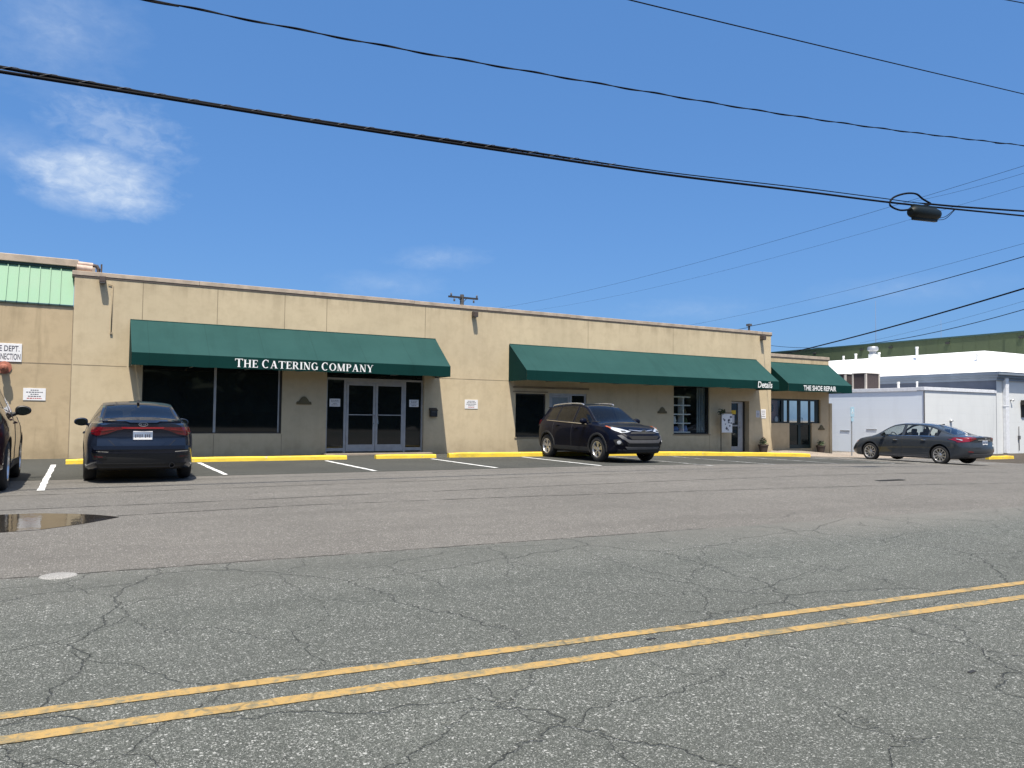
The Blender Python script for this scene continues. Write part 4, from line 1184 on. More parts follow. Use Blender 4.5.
for k, (x, y, z) in enumerate(((125.4, 89.6, 22.9), (155.3, 95.9, 22.2))):
    r = empty('radio_mast', (x, y, 0)); tag(r, ['taller thin radio mast far behind the green hall', 'fainter thin radio mast to the right far behind the green hall'][k], 'mast')
    mb = MB(); mb.tube([(x, y, -.5), (x, y, z)], [.09, .035], 6); under(mb.build('mast', mast_m), r)

def catmull(pts, n=8):
    P = [Vector(p) for p in pts]; out = []
    for i in range(len(P) - 1):
        p0, p1, p2, p3 = P[max(i - 1, 0)], P[i], P[i + 1], P[min(i + 2, len(P) - 1)]
        for k in range(n):
            t = k / n
            out.append(0.5 * ((2 * p1) + (p2 - p0) * t + (2 * p0 - 5 * p1 + 4 * p2 - p3) * t * t + (3 * p1 - p0 - 3 * p2 + p3) * t ** 3))
    out.append(P[-1]); return out
def cable(label, pts, r, name='overhead_cable', ext=True, n=6):
    P = [Vector(p) for p in pts]
    if ext:
        P = [P[0] + (P[0] - P[1]) * (14 / max(.1, (P[0] - P[1]).length))] + P + [P[-1] + (P[-1] - P[-2]) * (18 / max(.1, (P[-1] - P[-2]).length))]
    mb = MB(); mb.tube(catmull(P, n), r, 8)
    return tag(mb.build(name, cable_m), label, 'cable')
lowc = [(-1.08, 12.0, 5.69), (0.84, 12.0, 5.76), (2.83, 12.0, 5.83), (4.49, 12.0, 5.9), (6.63, 12.0, 6.0), (10.05, 12.0, 6.17), (14.14, 12.0, 6.45), (17.78, 12.0, 6.69), (23.45, 12.0, 7.16)]
upc = [(-1.08, 12.04, 5.765), (0.84, 12.04, 5.80), (2.83, 12.04, 5.87), (5.03, 12.04, 5.98), (6.63, 12.04, 6.065), (10.05, 12.04, 6.235), (14.14, 12.04, 6.54), (16.99, 12.04, 6.73), (19.02, 12.04, 6.87), (23.46, 12.04, 7.31)]
cable('thick lower cable of the pair carrying the black splice case', lowc, .025)
# left and right of the splice the upper strand is thicker than in between
up = empty('overhead_cable', (0, 12, 5.7)); tag(up, 'upper cable of the pair, running just above the splice case', 'cable')
P = catmull([Vector(upc[0]) + Vector((-14, 0, -.25))] + upc + [Vector(upc[-1]) + Vector((18, 0, 1.9))], 6)
mb = MB(); mb.tube(P, [(.026 if p.x < 6 else .026 - .014 * min(1, (p.x - 6) / 4)) if p.x < 18.9 else .026 for p in P], 8); under(mb.build('strand', cable_m), up)
mb = MB(); q = [(p.x, 12.04 + .031 * sin(p.x * 14), p.z + .031 * cos(p.x * 14)) for p in catmull(upc, 60) if p.x < 9]; mb.tube(q, .004, 5); under(mb.build('lashing_wire', trim_grey), up)
sp = empty('splice_case', (18.65, 11.95, 6.5)); tag(sp, 'black splice case with cable loop hanging from the overhead cable', 'splice case')
mb = MB()
A = Vector((18.10, 11.95, 6.52)); B = Vector((19.28, 11.95, 6.60))
dirv = (B - A).normalized(); rot = dirv.to_track_quat('Z', 'Y').to_matrix().to_4x4()
ln = (B - A).length
mb.lathe([(0, 0), (.09, .01), (.13, .07), (.15, .16), (.155, ln * .5), (.15, ln - .16), (.13, ln - .05), (.08, ln), (0, ln)], 20, Matrix.Translation(A) @ rot)
mb.box(-.05, .05, -.2, .2, .1, ln - .1, 0, .02, Matrix.Translation(A) @ rot)
under(mb.build('case', case_m, smooth=40), sp)
mb = MB(); mb.tube(catmull([(18.95, 11.95, 6.83), (18.62, 11.95, 6.74), (18.19, 11.95, 6.60), (17.70, 11.95, 6.50), (17.31, 11.95, 6.57), (17.43, 11.95, 6.77), (17.91, 11.95, 6.95), (18.36, 11.95, 7.01), (18.64, 11.95, 6.92), (19.0, 11.98, 6.87)], 8), .024, 8); under(mb.build('cable_loop', cable_m), sp)
mb = MB(); mb.tube(catmull([(19.22, 11.95, 6.50), (19.6, 11.95, 6.60), (20.05, 11.98, 6.86)], 6), .009, 6); mb.tube(catmull([(19.24, 11.99, 6.47), (19.66, 11.99, 6.56), (20.1, 12.0, 6.86)], 6), .009, 6); under(mb.build('lead_wire', cable_m), sp)
sec = catmull([(0.04, 12.5, 7.36), (0.7, 12.5, 7.39), (2.44, 12.5, 7.48), (4.65, 12.5, 7.62), (6.88, 12.5, 7.79), (10.46, 12.5, 8.08), (14.06, 12.5, 8.39), (18.54, 12.5, 8.85), (24.49, 12.5, 9.55)], 6)
c2 = empty('overhead_cable', (0, 12.5, 7.4)); tag(c2, 'twisted black cable above the splice pair, second from the top at left', 'cable')
full = [sec[0] + Vector((-14, 0, -.4))] + sec + [sec[-1] + Vector((18, 0, 2.3))]
mb = MB(); mb.tube(full, .012, 8)
tw = catmull(full, 40)
mb.tube([(p.x, p.y + .016 * sin(p.x * 4.2), p.z + .016 * cos(p.x * 4.2)) for p in tw], .010, 6)
under(mb.build('strand', cable_m), c2)
cable('single thin wire crossing the top right of the sky', [(8.25, 13.0, 10.10), (10.04, 13.0, 10.23), (13.95, 13.0, 10.55), (19.31, 13.0, 11.0), (25.51, 13.0, 11.53)], .014)
cable('tiny bit of wire in the very top right corner', [(21.66, 13.0, 13.77), (25.6, 13.0, 14.47), (27.76, 13.0, 14.8)], .014)
def span(label, a, b, r, sag=0.0):
    A, B = Vector(a), Vector(b); pts = []
    for i in range(25):
        t = i / 24; p = A.lerp(B, t); p.z -= sag * 4 * t * (1 - t); pts.append(p)
    mb = MB(); mb.tube(pts, r, 6)
    return tag(mb.build('overhead_cable', cable_m), label, 'cable')
span('faint high wire sloping up to the right behind the splice case, upper one', (70.23, 154.59, 23.5), (51.46, 22.12, 17.64), .012, 1.8)
span('faint short wire almost touching the upper faint high wire at right', (56.99, 38.47, 18.65), (51.47, 22.13, 17.29), .009, .3)
span('faint high wire sloping up to the right behind the splice case, lower one', (70.25, 154.6, 23.05), (51.5, 22.16, 16.41), .008, 2.5)
span('very faint wire above the service wire from the roof post', (40.42, 48.18, 8.28), (29.81, 12.86, 8.02), .0055, .35)
span('thin service wire running from the roof post up to the right', (24.84, 23.78, 5.19), (22.94, 9.9, 6.15), .012, .15)
span('short wire dropping from the roof post behind the parapet', (25.11, 27.08, 5.03), (24.84, 23.79, 5.15), .010, 0.0)
span('thickest dark wire rising to the right above the green hall', (36.3, 32.3, 5.06), (29.86, 12.9, 6.57), .032, .15)
span('slack thin wire just above the green hall roof', (80.4, 75.0, 11.42), (56.3, 24.4, 9.95), .028, 1.85)
span('pale thin wire between the thickest and the slack wire above the green hall', (52.76, 39.07, 7.23), (37.91, 16.4, 7.45), .006, .2)

# ------------------------------------------------------------------ cars
def pchip(tab):
    xs = [p[0] for p in tab]; ys = [p[1] for p in tab]; n = len(xs)
    h = [xs[i + 1] - xs[i] for i in range(n - 1)]; d = [(ys[i + 1] - ys[i]) / h[i] for i in range(n - 1)]
    m = [0.0] * n; m[0], m[-1] = d[0], d[-1]
    for i in range(1, n - 1):
        if d[i - 1] * d[i] > 0:
            w1, w2 = 2 * h[i] + h[i - 1], h[i] + 2 * h[i - 1]; m[i] = (w1 + w2) / (w1 / d[i - 1] + w2 / d[i])
    def f(x):
        if x <= xs[0]: return ys[0]
        if x >= xs[-1]: return ys[-1]
        i = max(j for j in range(n - 1) if xs[j] <= x); t = (x - xs[i]) / h[i]
        return (2 * t**3 - 3 * t**2 + 1) * ys[i] + (t**3 - 2 * t**2 + t) * h[i] * m[i] + (-2 * t**3 + 3 * t**2) * ys[i + 1] + (t**3 - t**2) * h[i] * m[i + 1]
    return f
def sstep(t): t = min(1, max(0, t)); return t * t * (3 - 2 * t)

S_PAINT, S_WS, S_RW, S_SF, S_SR, S_SQ, S_PILLAR, S_DF, S_DR, S_HOOD, S_TRUNK, S_DARK = range(12)

def build_car(S, loc, rz, root):
    mats = S['mats']
    fW, fzb, fzs, fws, fzt, fwt = [pchip(S[k]) for k in ('W', 'zb', 'zs', 'ws', 'zt', 'wt')]
    xr, xf = S['zt'][0][0], S['zt'][-1][0]
    fre, ffe = pchip(S['rear_prof']), pchip(S['front_prof'])
    bounds = set()
    for k in ('ws_rng', 'rw_rng', 'df', 'dr', 'hood', 'trunk', 'wf', 'wr', 'wq'):
        if S.get(k): bounds.update(S[k])
    xs = set(round(b, 4) for b in bounds) | {xr, xf}
    n = 84
    for i in range(n + 1):
        x = xr + (xf - xr) * i / n
        if all(abs(x - b) > .018 for b in xs): xs.add(round(x, 4))
    for e_, sg in ((xr, 1), (xf, -1)):
        for k in (.012, .03): xs.add(e_ + sg * k)
    xs = sorted(xs)
    def section(x):
        W, zb, zs, ws, zt, wt = fW(x), fzb(x), fzs(x), fws(x), fzt(x), fwt(x)
        zm = zb + .50 * (zs - zb)
        P = [(0, zb, 'floor'), (.4 * W, zb, 'floor'), (.82 * W, zb, 'floor'), (.94 * W, zb + .012, 'sill'), (.98 * W, zb + .05, 'sill')]
        z0 = zb + .05
        for k in range(1, 11):
            t = k / 10; z = z0 + (zs - z0) * t
            if z < zm: y = W - .02 * W * ((zm - z) / max(.01, zm - z0)) ** 2
            else: y = W - (W - ws) * ((z - zm) / max(.01, zs - zm)) ** 2.4
            # a soft character crease under the belt line
            y += .008 * math.exp(-((t - .80) / .05) ** 2) - .006 * math.exp(-((t - .30) / .09) ** 2)
            P.append((y, z, 'side' if k <= 10 else ''))
        h = max(.012, zt - .03 * (wt / .6) - zs)
        zl = zs + h - min(.05, .35 * h); zu = zs + h - min(.006, .05 * h)
        zg = zs + min(.018, .15 * h); yg = ws - min(.022, .04 + .1 * h)
        P.append((yg, zg, 'belt'))
        for k in range(1, 5):
            t = k / 4
            P.append((yg + (wt + .008 - yg) * t + .012 * min(1, h / .3) * sin(pi * t), zg + (zl - zg) * t, 'glass'))
        P.append((wt - .004, (zl + zu) / 2 + .008 * min(1, h / .3), 'rail')); P.append((wt - .045, zu, 'rail'))
        w2 = wt - .045
        for k in range(1, 7):
            t = 1 - k / 6
            P.append((w2 * t, zt - (zt - zu) * t ** 2.2, 'roof'))
        return P
    def deform(x, y, z):
        tr = sstep((S['rear_start'] - x) / (S['rear_start'] - xr)) if x < S['rear_start'] else 0
        tf = sstep((x - S['front_start']) / (xf - S['front_start'])) if x > S['front_start'] else 0
        yy = (y / .9) ** 2
        return Vector((x + tr * (-fre(z) + S['rear_bow'] * yy) + tf * (ffe(z) - S['front_bow'] * yy), y, z))
    bm = bmesh.new()
    secs = [section(x) for x in xs]; m = len(secs[0])
    VR = {}
    for i, x in enumerate(xs):
        for k in range(m):
            y, z, _ = secs[i][k]
            for sg in (1, -1): VR[i, k, sg] = bm.verts.new(deform(x, y * sg, z))
    def inr(x, r): return bool(r) and r[0] - 1e-4 < x < r[1] + 1e-4
    for i in range(len(xs) - 1):
        xc = (xs[i] + xs[i + 1]) / 2
        for k in range(m - 1):
            band = secs[i][k + 1][2]; zc = (secs[i][k][1] + secs[i][k + 1][1]) / 2
            mi = S_PAINT
            if band == 'floor': mi = S_DARK
            elif band == 'glass':
                mi = S_PAINT
                if inr(xc, S['wf']): mi = S_SF
                elif inr(xc, S['wr']): mi = S_SR
                elif inr(xc, S.get('wq')): mi = S_SQ
                elif S['wr'][0] < xc < S['wf'][1]: mi = S_PILLAR
            elif band == 'roof' or band == 'rail':
                if band == 'roof' and inr(xc, S['ws_rng']): mi = S_WS
                elif band == 'roof' and inr(xc, S['rw_rng']): mi = S_RW
                elif inr(xc, S['hood']): mi = S_HOOD
                elif inr(xc, S['trunk']): mi = S_TRUNK
            elif band in ('side', 'belt'):
                if zc > fzb(xc) + .10:
                    if inr(xc, S['df']): mi = S_DF
                    elif inr(xc, S['dr']): mi = S_DR
            for sg in (1, -1):
                q = [VR[i, k, sg], VR[i + 1, k, sg], VR[i + 1, k + 1, sg], VR[i, k + 1, sg]]
                f = bm.faces.new(q if sg < 0 else q[::-1]); f.material_index = mi
    NC = 10
    for e_, i in ((0, 0), (1, len(xs) - 1)):
        grid = []
        for k in range(m):
            y, z, _ = secs[i][k]
            row = []
            for j in range(NC + 1):
                if j == 0: row.append(VR[i, k, 1])
                elif j == NC: row.append(VR[i, k, -1])
                else: row.append(bm.verts.new(deform(xs[i], y * (1 - 2 * j / NC), z)))
            grid.append(row)
        for k in range(m - 1):
            for j in range(NC):
                q = [grid[k][j], grid[k][j + 1], grid[k + 1][j + 1], grid[k + 1][j]]
                try: f = bm.faces.new(q if e_ == 1 else q[::-1]); f.material_index = S_PAINT
                except ValueError: pass
    bmesh.ops.remove_doubles(bm, verts=bm.verts, dist=1e-5)
    bmesh.ops.dissolve_degenerate(bm, dist=1e-6, edges=bm.edges)
    bmesh.ops.recalc_face_normals(bm, faces=bm.faces)
    me = bpy.data.meshes.new('shell'); bm.to_mesh(me); bm.free()
    for _ in range(12): me.materials.append(None)
    shell = bpy.data.objects.new('shell', me); COL.objects.link(shell)
    # wheel arches
    cut = MB()
    for ax in (S['axle_r'], S['axle_f']):
        for sg in (1, -1):
            M = Matrix.Translation((ax, sg * .82, S['wheel_r'] + S.get('arch_dz', .01))) @ Matrix.Rotation(radians(90), 4, 'X')
            R = S['arch_r']; cut.lathe([(0, -.27), (R, -.27), (R, .27), (0, .27)], 44, M)
    bmesh.ops.remove_doubles(cut.bm, verts=cut.bm.verts, dist=2e-4)
    cm = bpy.data.meshes.new('cut'); bmesh.ops.recalc_face_normals(cut.bm, faces=cut.bm.faces)
    for f in cut.bm.faces: f.material_index = S_DARK
    cut.bm.to_mesh(cm); cut.bm.free()
    for _ in range(12): cm.materials.append(None)
    co = bpy.data.objects.new('cut', cm); COL.objects.link(co)
    md = shell.modifiers.new('b', 'BOOLEAN'); md.operation = 'DIFFERENCE'; md.solver = 'EXACT'; md.object = co
    bpy.context.view_layer.update()
    dg = bpy.context.evaluated_depsgraph_get()
    full = bpy.data.meshes.new_from_object(shell.evaluated_get(dg))
    bpy.data.objects.remove(shell, do_unlink=True); bpy.data.objects.remove(co, do_unlink=True)
    fb = bmesh.new(); fb.from_mesh(full)
    bvh = BVHTree.FromBMesh(fb)
    def part(slots, name, mat, side=0, rim=0.0, rim_mat=None, inset=0.0, smooth=38):
        b = fb.copy()
        kill = [f for f in b.faces if f.material_index not in slots or (side and f.calc_center_median().y * side < 0)]
        bmesh.ops.delete(b, geom=kill, context='FACES')
        if not b.faces: b.free(); return None
        for f in b.faces: f.material_index = 1 if (rim_mat is None and mat_dark and f.material_index == S_DARK) else 0
        if rim:
            r = bmesh.ops.inset_region(b, faces=list(b.faces), thickness=rim, depth=inset, use_boundary=True, use_even_offset=True)
            for f in r['faces']: f.material_index = 1
        me2 = bpy.data.meshes.new(name); b.to_mesh(me2); b.free()
        return link_mesh(name, me2, [mat, rim_mat or black_soft], root, smooth)
    mat_dark = True
    body = part((S_PAINT, S_PILLAR, S_DARK), 'body', mats['paint'])
    # pillars in gloss black
    for p in body.data.polygons: pass
    part((S_WS,), 'windshield', mats['glass_f'], 0, .022, black_m, -.003)
    part((S_RW,), 'rear_window', mats['glass_r'], 0, .03, black_m, -.003)
    for sg in (1, -1):
        part((S_SF,), 'side_window', mats['glass_s'], sg, .012, S.get('win_trim', black_m), -.004)
        part((S_SR,), 'side_window', mats['glass_b'], sg, .012, S.get('win_trim', black_m), -.004)
        part((S_SQ,), 'quarter_window', mats['glass_b'], sg, .012, S.get('win_trim', black_m), -.004)
        for sl, hx in ((S_DF, S['df'][0] + .17), (S_DR, S['dr'][0] + .17)):
            d = part((sl,), 'door', mats['paint'], sg, .007, black_soft, -.006)
            if d:
                hz = fzs(hx) - .13
                mb = MB()
                hit = bvh.ray_cast(Vector((hx + .09, sg * 3, hz)), Vector((0, -sg, 0)))
                yy = hit[0].y if hit[0] else sg * .88
                mb.box(hx, hx + .18, yy - .012, yy + .028 if sg > 0 else yy + .012, hz - .013, hz + .013, 0, .009) if sg > 0 else mb.box(hx, hx + .18, yy - .028, yy + .012, hz - .013, hz + .013, 0, .009)
                mb.build('handle', mats.get('handle', mats['paint']), d, 40)
    part((S_HOOD,), 'hood', mats['paint'], 0, .007, black_soft, -.006)
    part((S_TRUNK,), S.get('trunk_name', 'trunk_lid'), mats['paint'], 0, .007, black_soft, -.006)
    # wheels
    for ax in (S['axle_r'], S['axle_f']):
        for sg in (1, -1): wheel(S, root, ax, sg)
    # cabin
    mb = MB(); mb.box(S['cabin'][0], S['cabin'][1], -.66, .66, .30, .42, 0, .03)
    mb.box(S['cabin'][1] - .25, S['cabin'][1] + .12, -.64, .64, .42, fzs(S['cabin'][1] - .1) - .05, 0, .05)
    mb.build('cabin_floor', interior_m, root)
    for sx in S['seats']:
        for sg in ((.36, -.36) if sx != S['seats'][0] else (.42, 0, -.42)):
            mb = MB(); w = .25 if sx != S['seats'][0] else .2
            T = Matrix.Translation((sx, sg, .0))
            mb.box(-.28, .28, -w, w, .40, .58, 0, .05, T)
            mb.box(-.07, .07, -w, w, .0, .60, 0, .05, T @ Matrix.Translation((-.27, 0, .54)) @ Matrix.Rotation(radians(-14), 4, 'Y'))
            mb.box(-.05, .05, -.13, .13, .0, .15, 0, .04, T @ Matrix.Translation((-.43, 0, 1.10)) @ Matrix.Rotation(radians(-10), 4, 'Y'))
            mb.build('seat', seat_m, root, 50)
    mb = MB(); ring = [Vector((S['cabin'][1] - .33 + .06 * sin(t), .36 + .18 * cos(t), .93 + .17 * sin(t))) for t in [2 * pi * k / 20 for k in range(21)]]
    mb.tube(ring, .016, 6); mb.build('steering_wheel', black_m, root)
    # mirrors
    for sg in (1, -1):
        mx, mz = S['mirror']
        hit = bvh.ray_cast(Vector((mx, sg * 3, mz - .05)), Vector((0, -sg, 0)))
        by = abs(hit[0].y) if hit[0] else .85
        mb = MB()
        r = bmesh.ops.create_uvsphere(mb.bm, u_segments=18, v_segments=10, radius=1)
        for v in r['verts']:
            c = v.co.copy()
            k = 1 - .25 * max(0, c.y)
            v.co = Vector((mx - .02 + (.085 if c.x > 0 else .028) * c.x, sg * (by + .145 + .125 * (math.copysign(abs(c.y) ** .8, c.y))), mz + .082 * math.copysign(abs(c.z) ** .75, c.z) * k))
        mb.tube([(mx + .02, sg * (by - .05), mz - .075), (mx, sg * (by + .07), mz - .04)], [.035, .028], 8)
        mo = mb.build('mirror', mats.get('mirror', mats['paint']), root, 50)
        mb = MB(); n = 16
        mb.face([(mx - .05, sg * (by + .145) + .10 * cos(2 * pi * k / n), mz + .062 * sin(2 * pi * k / n)) for k in range(n)])
        mb.build('mirror_glass', S.get('mirror_face', pane_dark), mo)
    def patch(name, mat, poly, d=(1, 0), off=.006, step=.05, mirror=False, parent=None, dark_edge=True, zdir=0.0):
        """polygon drawn in a vertical plane, pressed onto the body along the horizontal direction d, with its own thickness"""
        outs = []
        for sg in ((1, -1) if mirror else (1,)):
            dv = Vector((d[0], d[1] * sg, zdir)).normalized()
            hv = Vector((d[0], d[1] * sg, 0)).normalized()
            u = Vector((-hv.y, hv.x, 0)) * (1 if sg > 0 else -1)
            b = bmesh.new()
            b.faces.new([b.verts.new((pu, pz, 0)) for pu, pz in poly])
            us = [p[0] for p in poly]; zs_ = [p[1] for p in poly]
            for lo, hi, ax in ((min(us), max(us), 0), (min(zs_), max(zs_), 1)):
                k = int((hi - lo) / step)
                for q in range(1, k + 1):
                    pl_ = [0, 0, 0]; pl_[ax] = lo + (hi - lo) * q / (k + 1); no = [0, 0, 0]; no[ax] = 1
                    bmesh.ops.bisect_plane(b, geom=b.verts[:] + b.edges[:] + b.faces[:], plane_co=pl_, plane_no=no)
            bad = []; nm = {}
            for v in b.verts:
                anc = Vector((-math.copysign(2.1, d[0]), 0, 0)) if abs(d[0]) > .5 else Vector((0, 0, 0))
                o = anc + u * v.co.x + Vector((0, 0, v.co.y)) - dv * 3
                hit = bvh.ray_cast(o, dv)
                if hit[0] is None: bad.append(v); continue
                nn = hit[1] if hit[1].dot(dv) < 0 else -hit[1]
                v.co = hit[0] + nn * off; nm[v] = nn
            if bad: bmesh.ops.delete(b, geom=bad, context='VERTS')
            be = [e for e in b.edges if len(e.link_faces) == 1]
            if be:
                r = bmesh.ops.extrude_edge_only(b, edges=be)
                nv = [g for g in r['geom'] if isinstance(g, bmesh.types.BMVert)]
                olds = list(nm.keys())
                for v in nv:
                    src = min((ov for ov in olds if ov.is_valid), key=lambda ov: (ov.co - v.co).length_squared)
                    v.co = v.co - nm[src] * (off + .006)
            bmesh.ops.recalc_face_normals(b, faces=b.faces)
            me2 = bpy.data.meshes.new(name); b.to_mesh(me2); b.free()
            outs.append(link_mesh(name, me2, mat, parent or root, 40))
        return outs
    S['deco'](S, root, patch, bvh)
    fb.free()
    root.location = loc; root.rotation_euler = (0, 0, rz)
    if S.get('scale'): root.scale = [S['scale']] * 3

def wheel(S, root, ax, sg):
    R, rr, wd = S['wheel_r'], S['rim_r'], .21
    yc = sg * (S['track'] / 2)
    M = Matrix.Translation((ax, yc, R)) @ Matrix.Rotation(radians(-90 * sg), 4, 'X')   # local z points outward
    hub = MB(); hub.lathe([(0, -.05), (.15, -.05), (.15, .01), (.06, .02), (0, .02)], 20, M)
    h = hub.build('wheel', trim_grey, root, 40)
    mb = MB()
    hw = wd / 2
    mb.lathe([(rr - .01, -hw + .02), (rr + .02, -hw), (R - .03, -hw + .004), (R - .006, -hw + .03), (R, -hw + .06), (R, hw - .06), (R - .006, hw - .03), (R - .03, hw - .004), (rr + .03, hw), (rr + .004, hw - .006), (rr - .012, hw - .03)], 48, M)
    for k in (-.045, 0, .045): pass
    mb.build('tyre', rubber, h, 50)
    mb = MB()
    mb.lathe([(rr - .012, -hw + .02), (rr - .02, hw - .03), (rr + .002, hw - .008), (rr + .004, hw - .002), (rr - .016, hw - .004), (rr - .03, hw - .035), (rr - .035, -hw + .03)], 40, M, 0)
    mb.lathe([(0, hw - .022), (.03, hw - .016), (.065, hw - .03), (.07, hw - .07), (0, hw - .07)], 20, M, 0)
    ns = S['spokes']
    for k in range(ns):
        a = 2 * pi * k / ns + .3
        for da, w0, w1, mi in S['spoke_prof']:
            aa = a + da
            Q = M @ Matrix.Rotation(aa, 4, 'Z')
            pts = [(.05, -w0, hw - .03), (.05, w0, hw - .03), (rr - .02, w1, hw - .022), (rr - .02, -w1, hw - .022)]
            A = [mb.bm.verts.new(Q @ Vector(p)) for p in pts]; B = [mb.bm.verts.new(Q @ Vector((p[0], p[1] * 1.15, p[2] - .03))) for p in pts]
            fs = [mb.bm.faces.new(A)] + [mb.bm.faces.new((A[i], A[(i + 1) % 4], B[(i + 1) % 4], B[i])) for i in range(4)]
            for f in fs: f.material_index = mi
    mb.lathe([(0, -.03), (rr - .03, -.03), (rr - .03, -.028)], 32, M, 2)
    mb.build('rim', [silver, alloy_dark, black_soft], h, 40)

def ellipse_ring(mb, c, a, b, w, n=28, x=0.0, mi=0):
    """ring in the y-z plane"""
    for k in range(n):
        t0, t1 = 2 * pi * k / n, 2 * pi * (k + 1) / n
        mb.face([(x, c[0] + a * cos(t0), c[1] + b * sin(t0)), (x, c[0] + a * cos(t1), c[1] + b * sin(t1)), (x, c[0] + (a - w) * cos(t1), c[1] + (b - w) * sin(t1)), (x, c[0] + (a - w) * cos(t0), c[1] + (b - w) * sin(t0))], mi)

def plate(root, bvh, x_from, dirx, y, z, mats, parent=None):
    hit = bvh.ray_cast(Vector((x_from, y, z)), Vector((dirx, 0, 0)))
    x = hit[0].x - dirx * .012
    mb = MB(); mb.box(min(x, x + dirx * .02), max(x, x + dirx * .02), y - .155, y + .155, z - .078, z + .078, 0, .004)
    p = mb.build('licence_plate', mats[0], root)
    mb = MB(); xx = x - dirx * .0015
    mb.box(min(xx, xx + dirx * .001), max(xx, xx + dirx * .001), y - .15, y + .15, z + .060, z + .074, 0)
    mb.box(min(xx, xx + dirx * .001), max(xx, xx + dirx * .001), y - .145, y + .145, z - .072, z - .035, 0)
    rnd = random.Random(4)
    for k in range(7):
        yy = y - .115 + k * .033 + (.02 if k > 2 else 0)
        mb.box(min(xx, xx + dirx * .001), max(xx, xx + dirx * .001), yy, yy + .018, z - .04 + (k % 2) * .008, z + .02, 1)
    mb.build('plate_marks', [paper, mats[2]], p)

# --- the dark blue sedan seen from behind
paint_blue = car_paint('slate_blue_paint', (0.012, 0.018, 0.034), 0.25, 0.28, 0.8)
def deco_forte(S, root, patch, bvh):
    bx = (1, 0)   # pressed forwards onto the tail;  u = +y (car's left)
    patch('tail_light', dark_red_lens, [(.30, .930), (.40, .915), (.55, .85), (.70, .82), (.775, .845), (.79, .93), (.76, .968), (.55, .967), (.34, .970)], bx, .008, .04, True)
    patch('light_bar', red_bright, [(-.32, 0.940), (.32, 0.940), (.34, 0.970), (-.34, 0.970)], bx, .012, .05)
    patch('light_accent', red_lens, [(.44, 0.930), (.78, 0.875), (.78, 0.890), (.45, 0.947)], bx, .013, .05, True)
    patch('tail_panel_line', black_soft, [(-.60, 0.923), (.60, 0.923), (.60, 0.931), (-.60, 0.931)], bx, .003, .06)
    patch('trunk_seam', black_soft, [(.40, .62), (.408, .62), (.53, .75), (.52, .75)], bx, .003, .05, True)
    patch('trunk_seam', black_soft, [(-.40, .62), (.40, .62), (.40, .628), (-.40, .628)], bx, .003, .06)
    patch('plate_recess', paint_blue, [(-.30, .64), (.30, .64), (.36, .70), (.33, .715), (-.33, .715), (-.36, .70)], bx, .004, .05)
    patch('bumper_ridge', paint_blue, [(-.70, .585), (.70, .585), (.76, .645), (-.76, .645)], bx, .045, .05)
    patch('bumper_insert', black_soft, [(-.58, .335), (.58, .335), (.70, .45), (.52, .515), (-.52, .515), (-.70, .45)], bx, .006, .05)
    patch('diffuser', black_soft, [(-.62, .215), (.62, .215), (.72, .345), (-.72, .345)], bx, .010, .05)
    patch('bumper_vent', black_m, [(.54, .43), (.74, .41), (.77, .53), (.56, .50)], bx, .009, .04, True)
    patch('vent_trim', chrome, [(.52, .535), (.74, .55), (.74, .56), (.52, .548)], bx, .013, .05, True)
    patch('reflector', dark_red_lens, [(.60, .452), (.72, .458), (.72, .470), (.60, .464)], bx, .014, .05, True)
    mb = MB(); hit = bvh.ray_cast(Vector((-5, -.42, .33)), Vector((1, 0, 0))); ex = hit[0].x if hit[0] else -2.2
    mb.lathe([(.038, 0), (.045, 0), (.045, .2), (.038, .2)], 16, Matrix.Translation((ex - .02, -.48, .30)) @ Matrix.Rotation(radians(90), 4, 'Y'), close=True); mb.build('exhaust_tip', alloy_dark, root, 40)
    plate(root, bvh, -5, 1, 0, .825, (plate_white, plate_blue, ink))
    hit = bvh.ray_cast(Vector((-5, 0, 1.015)), Vector((1, 0, 0))); hx = hit[0].x - .008
    mb = MB(); ellipse_ring(mb, (0, 1.015), .075, .036, .010, 28, hx)
    for k, (a, b) in enumerate((((-.04, -.015), (-.04, .015)), ((-.04, 0), (-.018, .015)), ((-.04, 0), (-.018, -.015)), ((-.002, -.015), (-.002, .015)), ((.016, -.015), (.028, .015)), ((.04, -.015), (.028, .015)))):
        mb.tube([(hx, -a[0], 1.015 + a[1]), (hx, -b[0], 1.015 + b[1])], .004, 4)
    mb.build('emblem', silver, root)
    mb = MB(); mb.prism([(-.10, 0), (.08, 0), (-.02, .035), (-.085, .055)], -.02, .02, 'y'); o = mb.build('roof_antenna', black_m, root); o.location = (-.78, 0, 1.385 + .015)
    patch('spoiler_lip', paint_blue, [(-.62, 1.045), (.62, 1.045), (.60, 1.063), (-.60, 1.063)], bx, .028, .06)
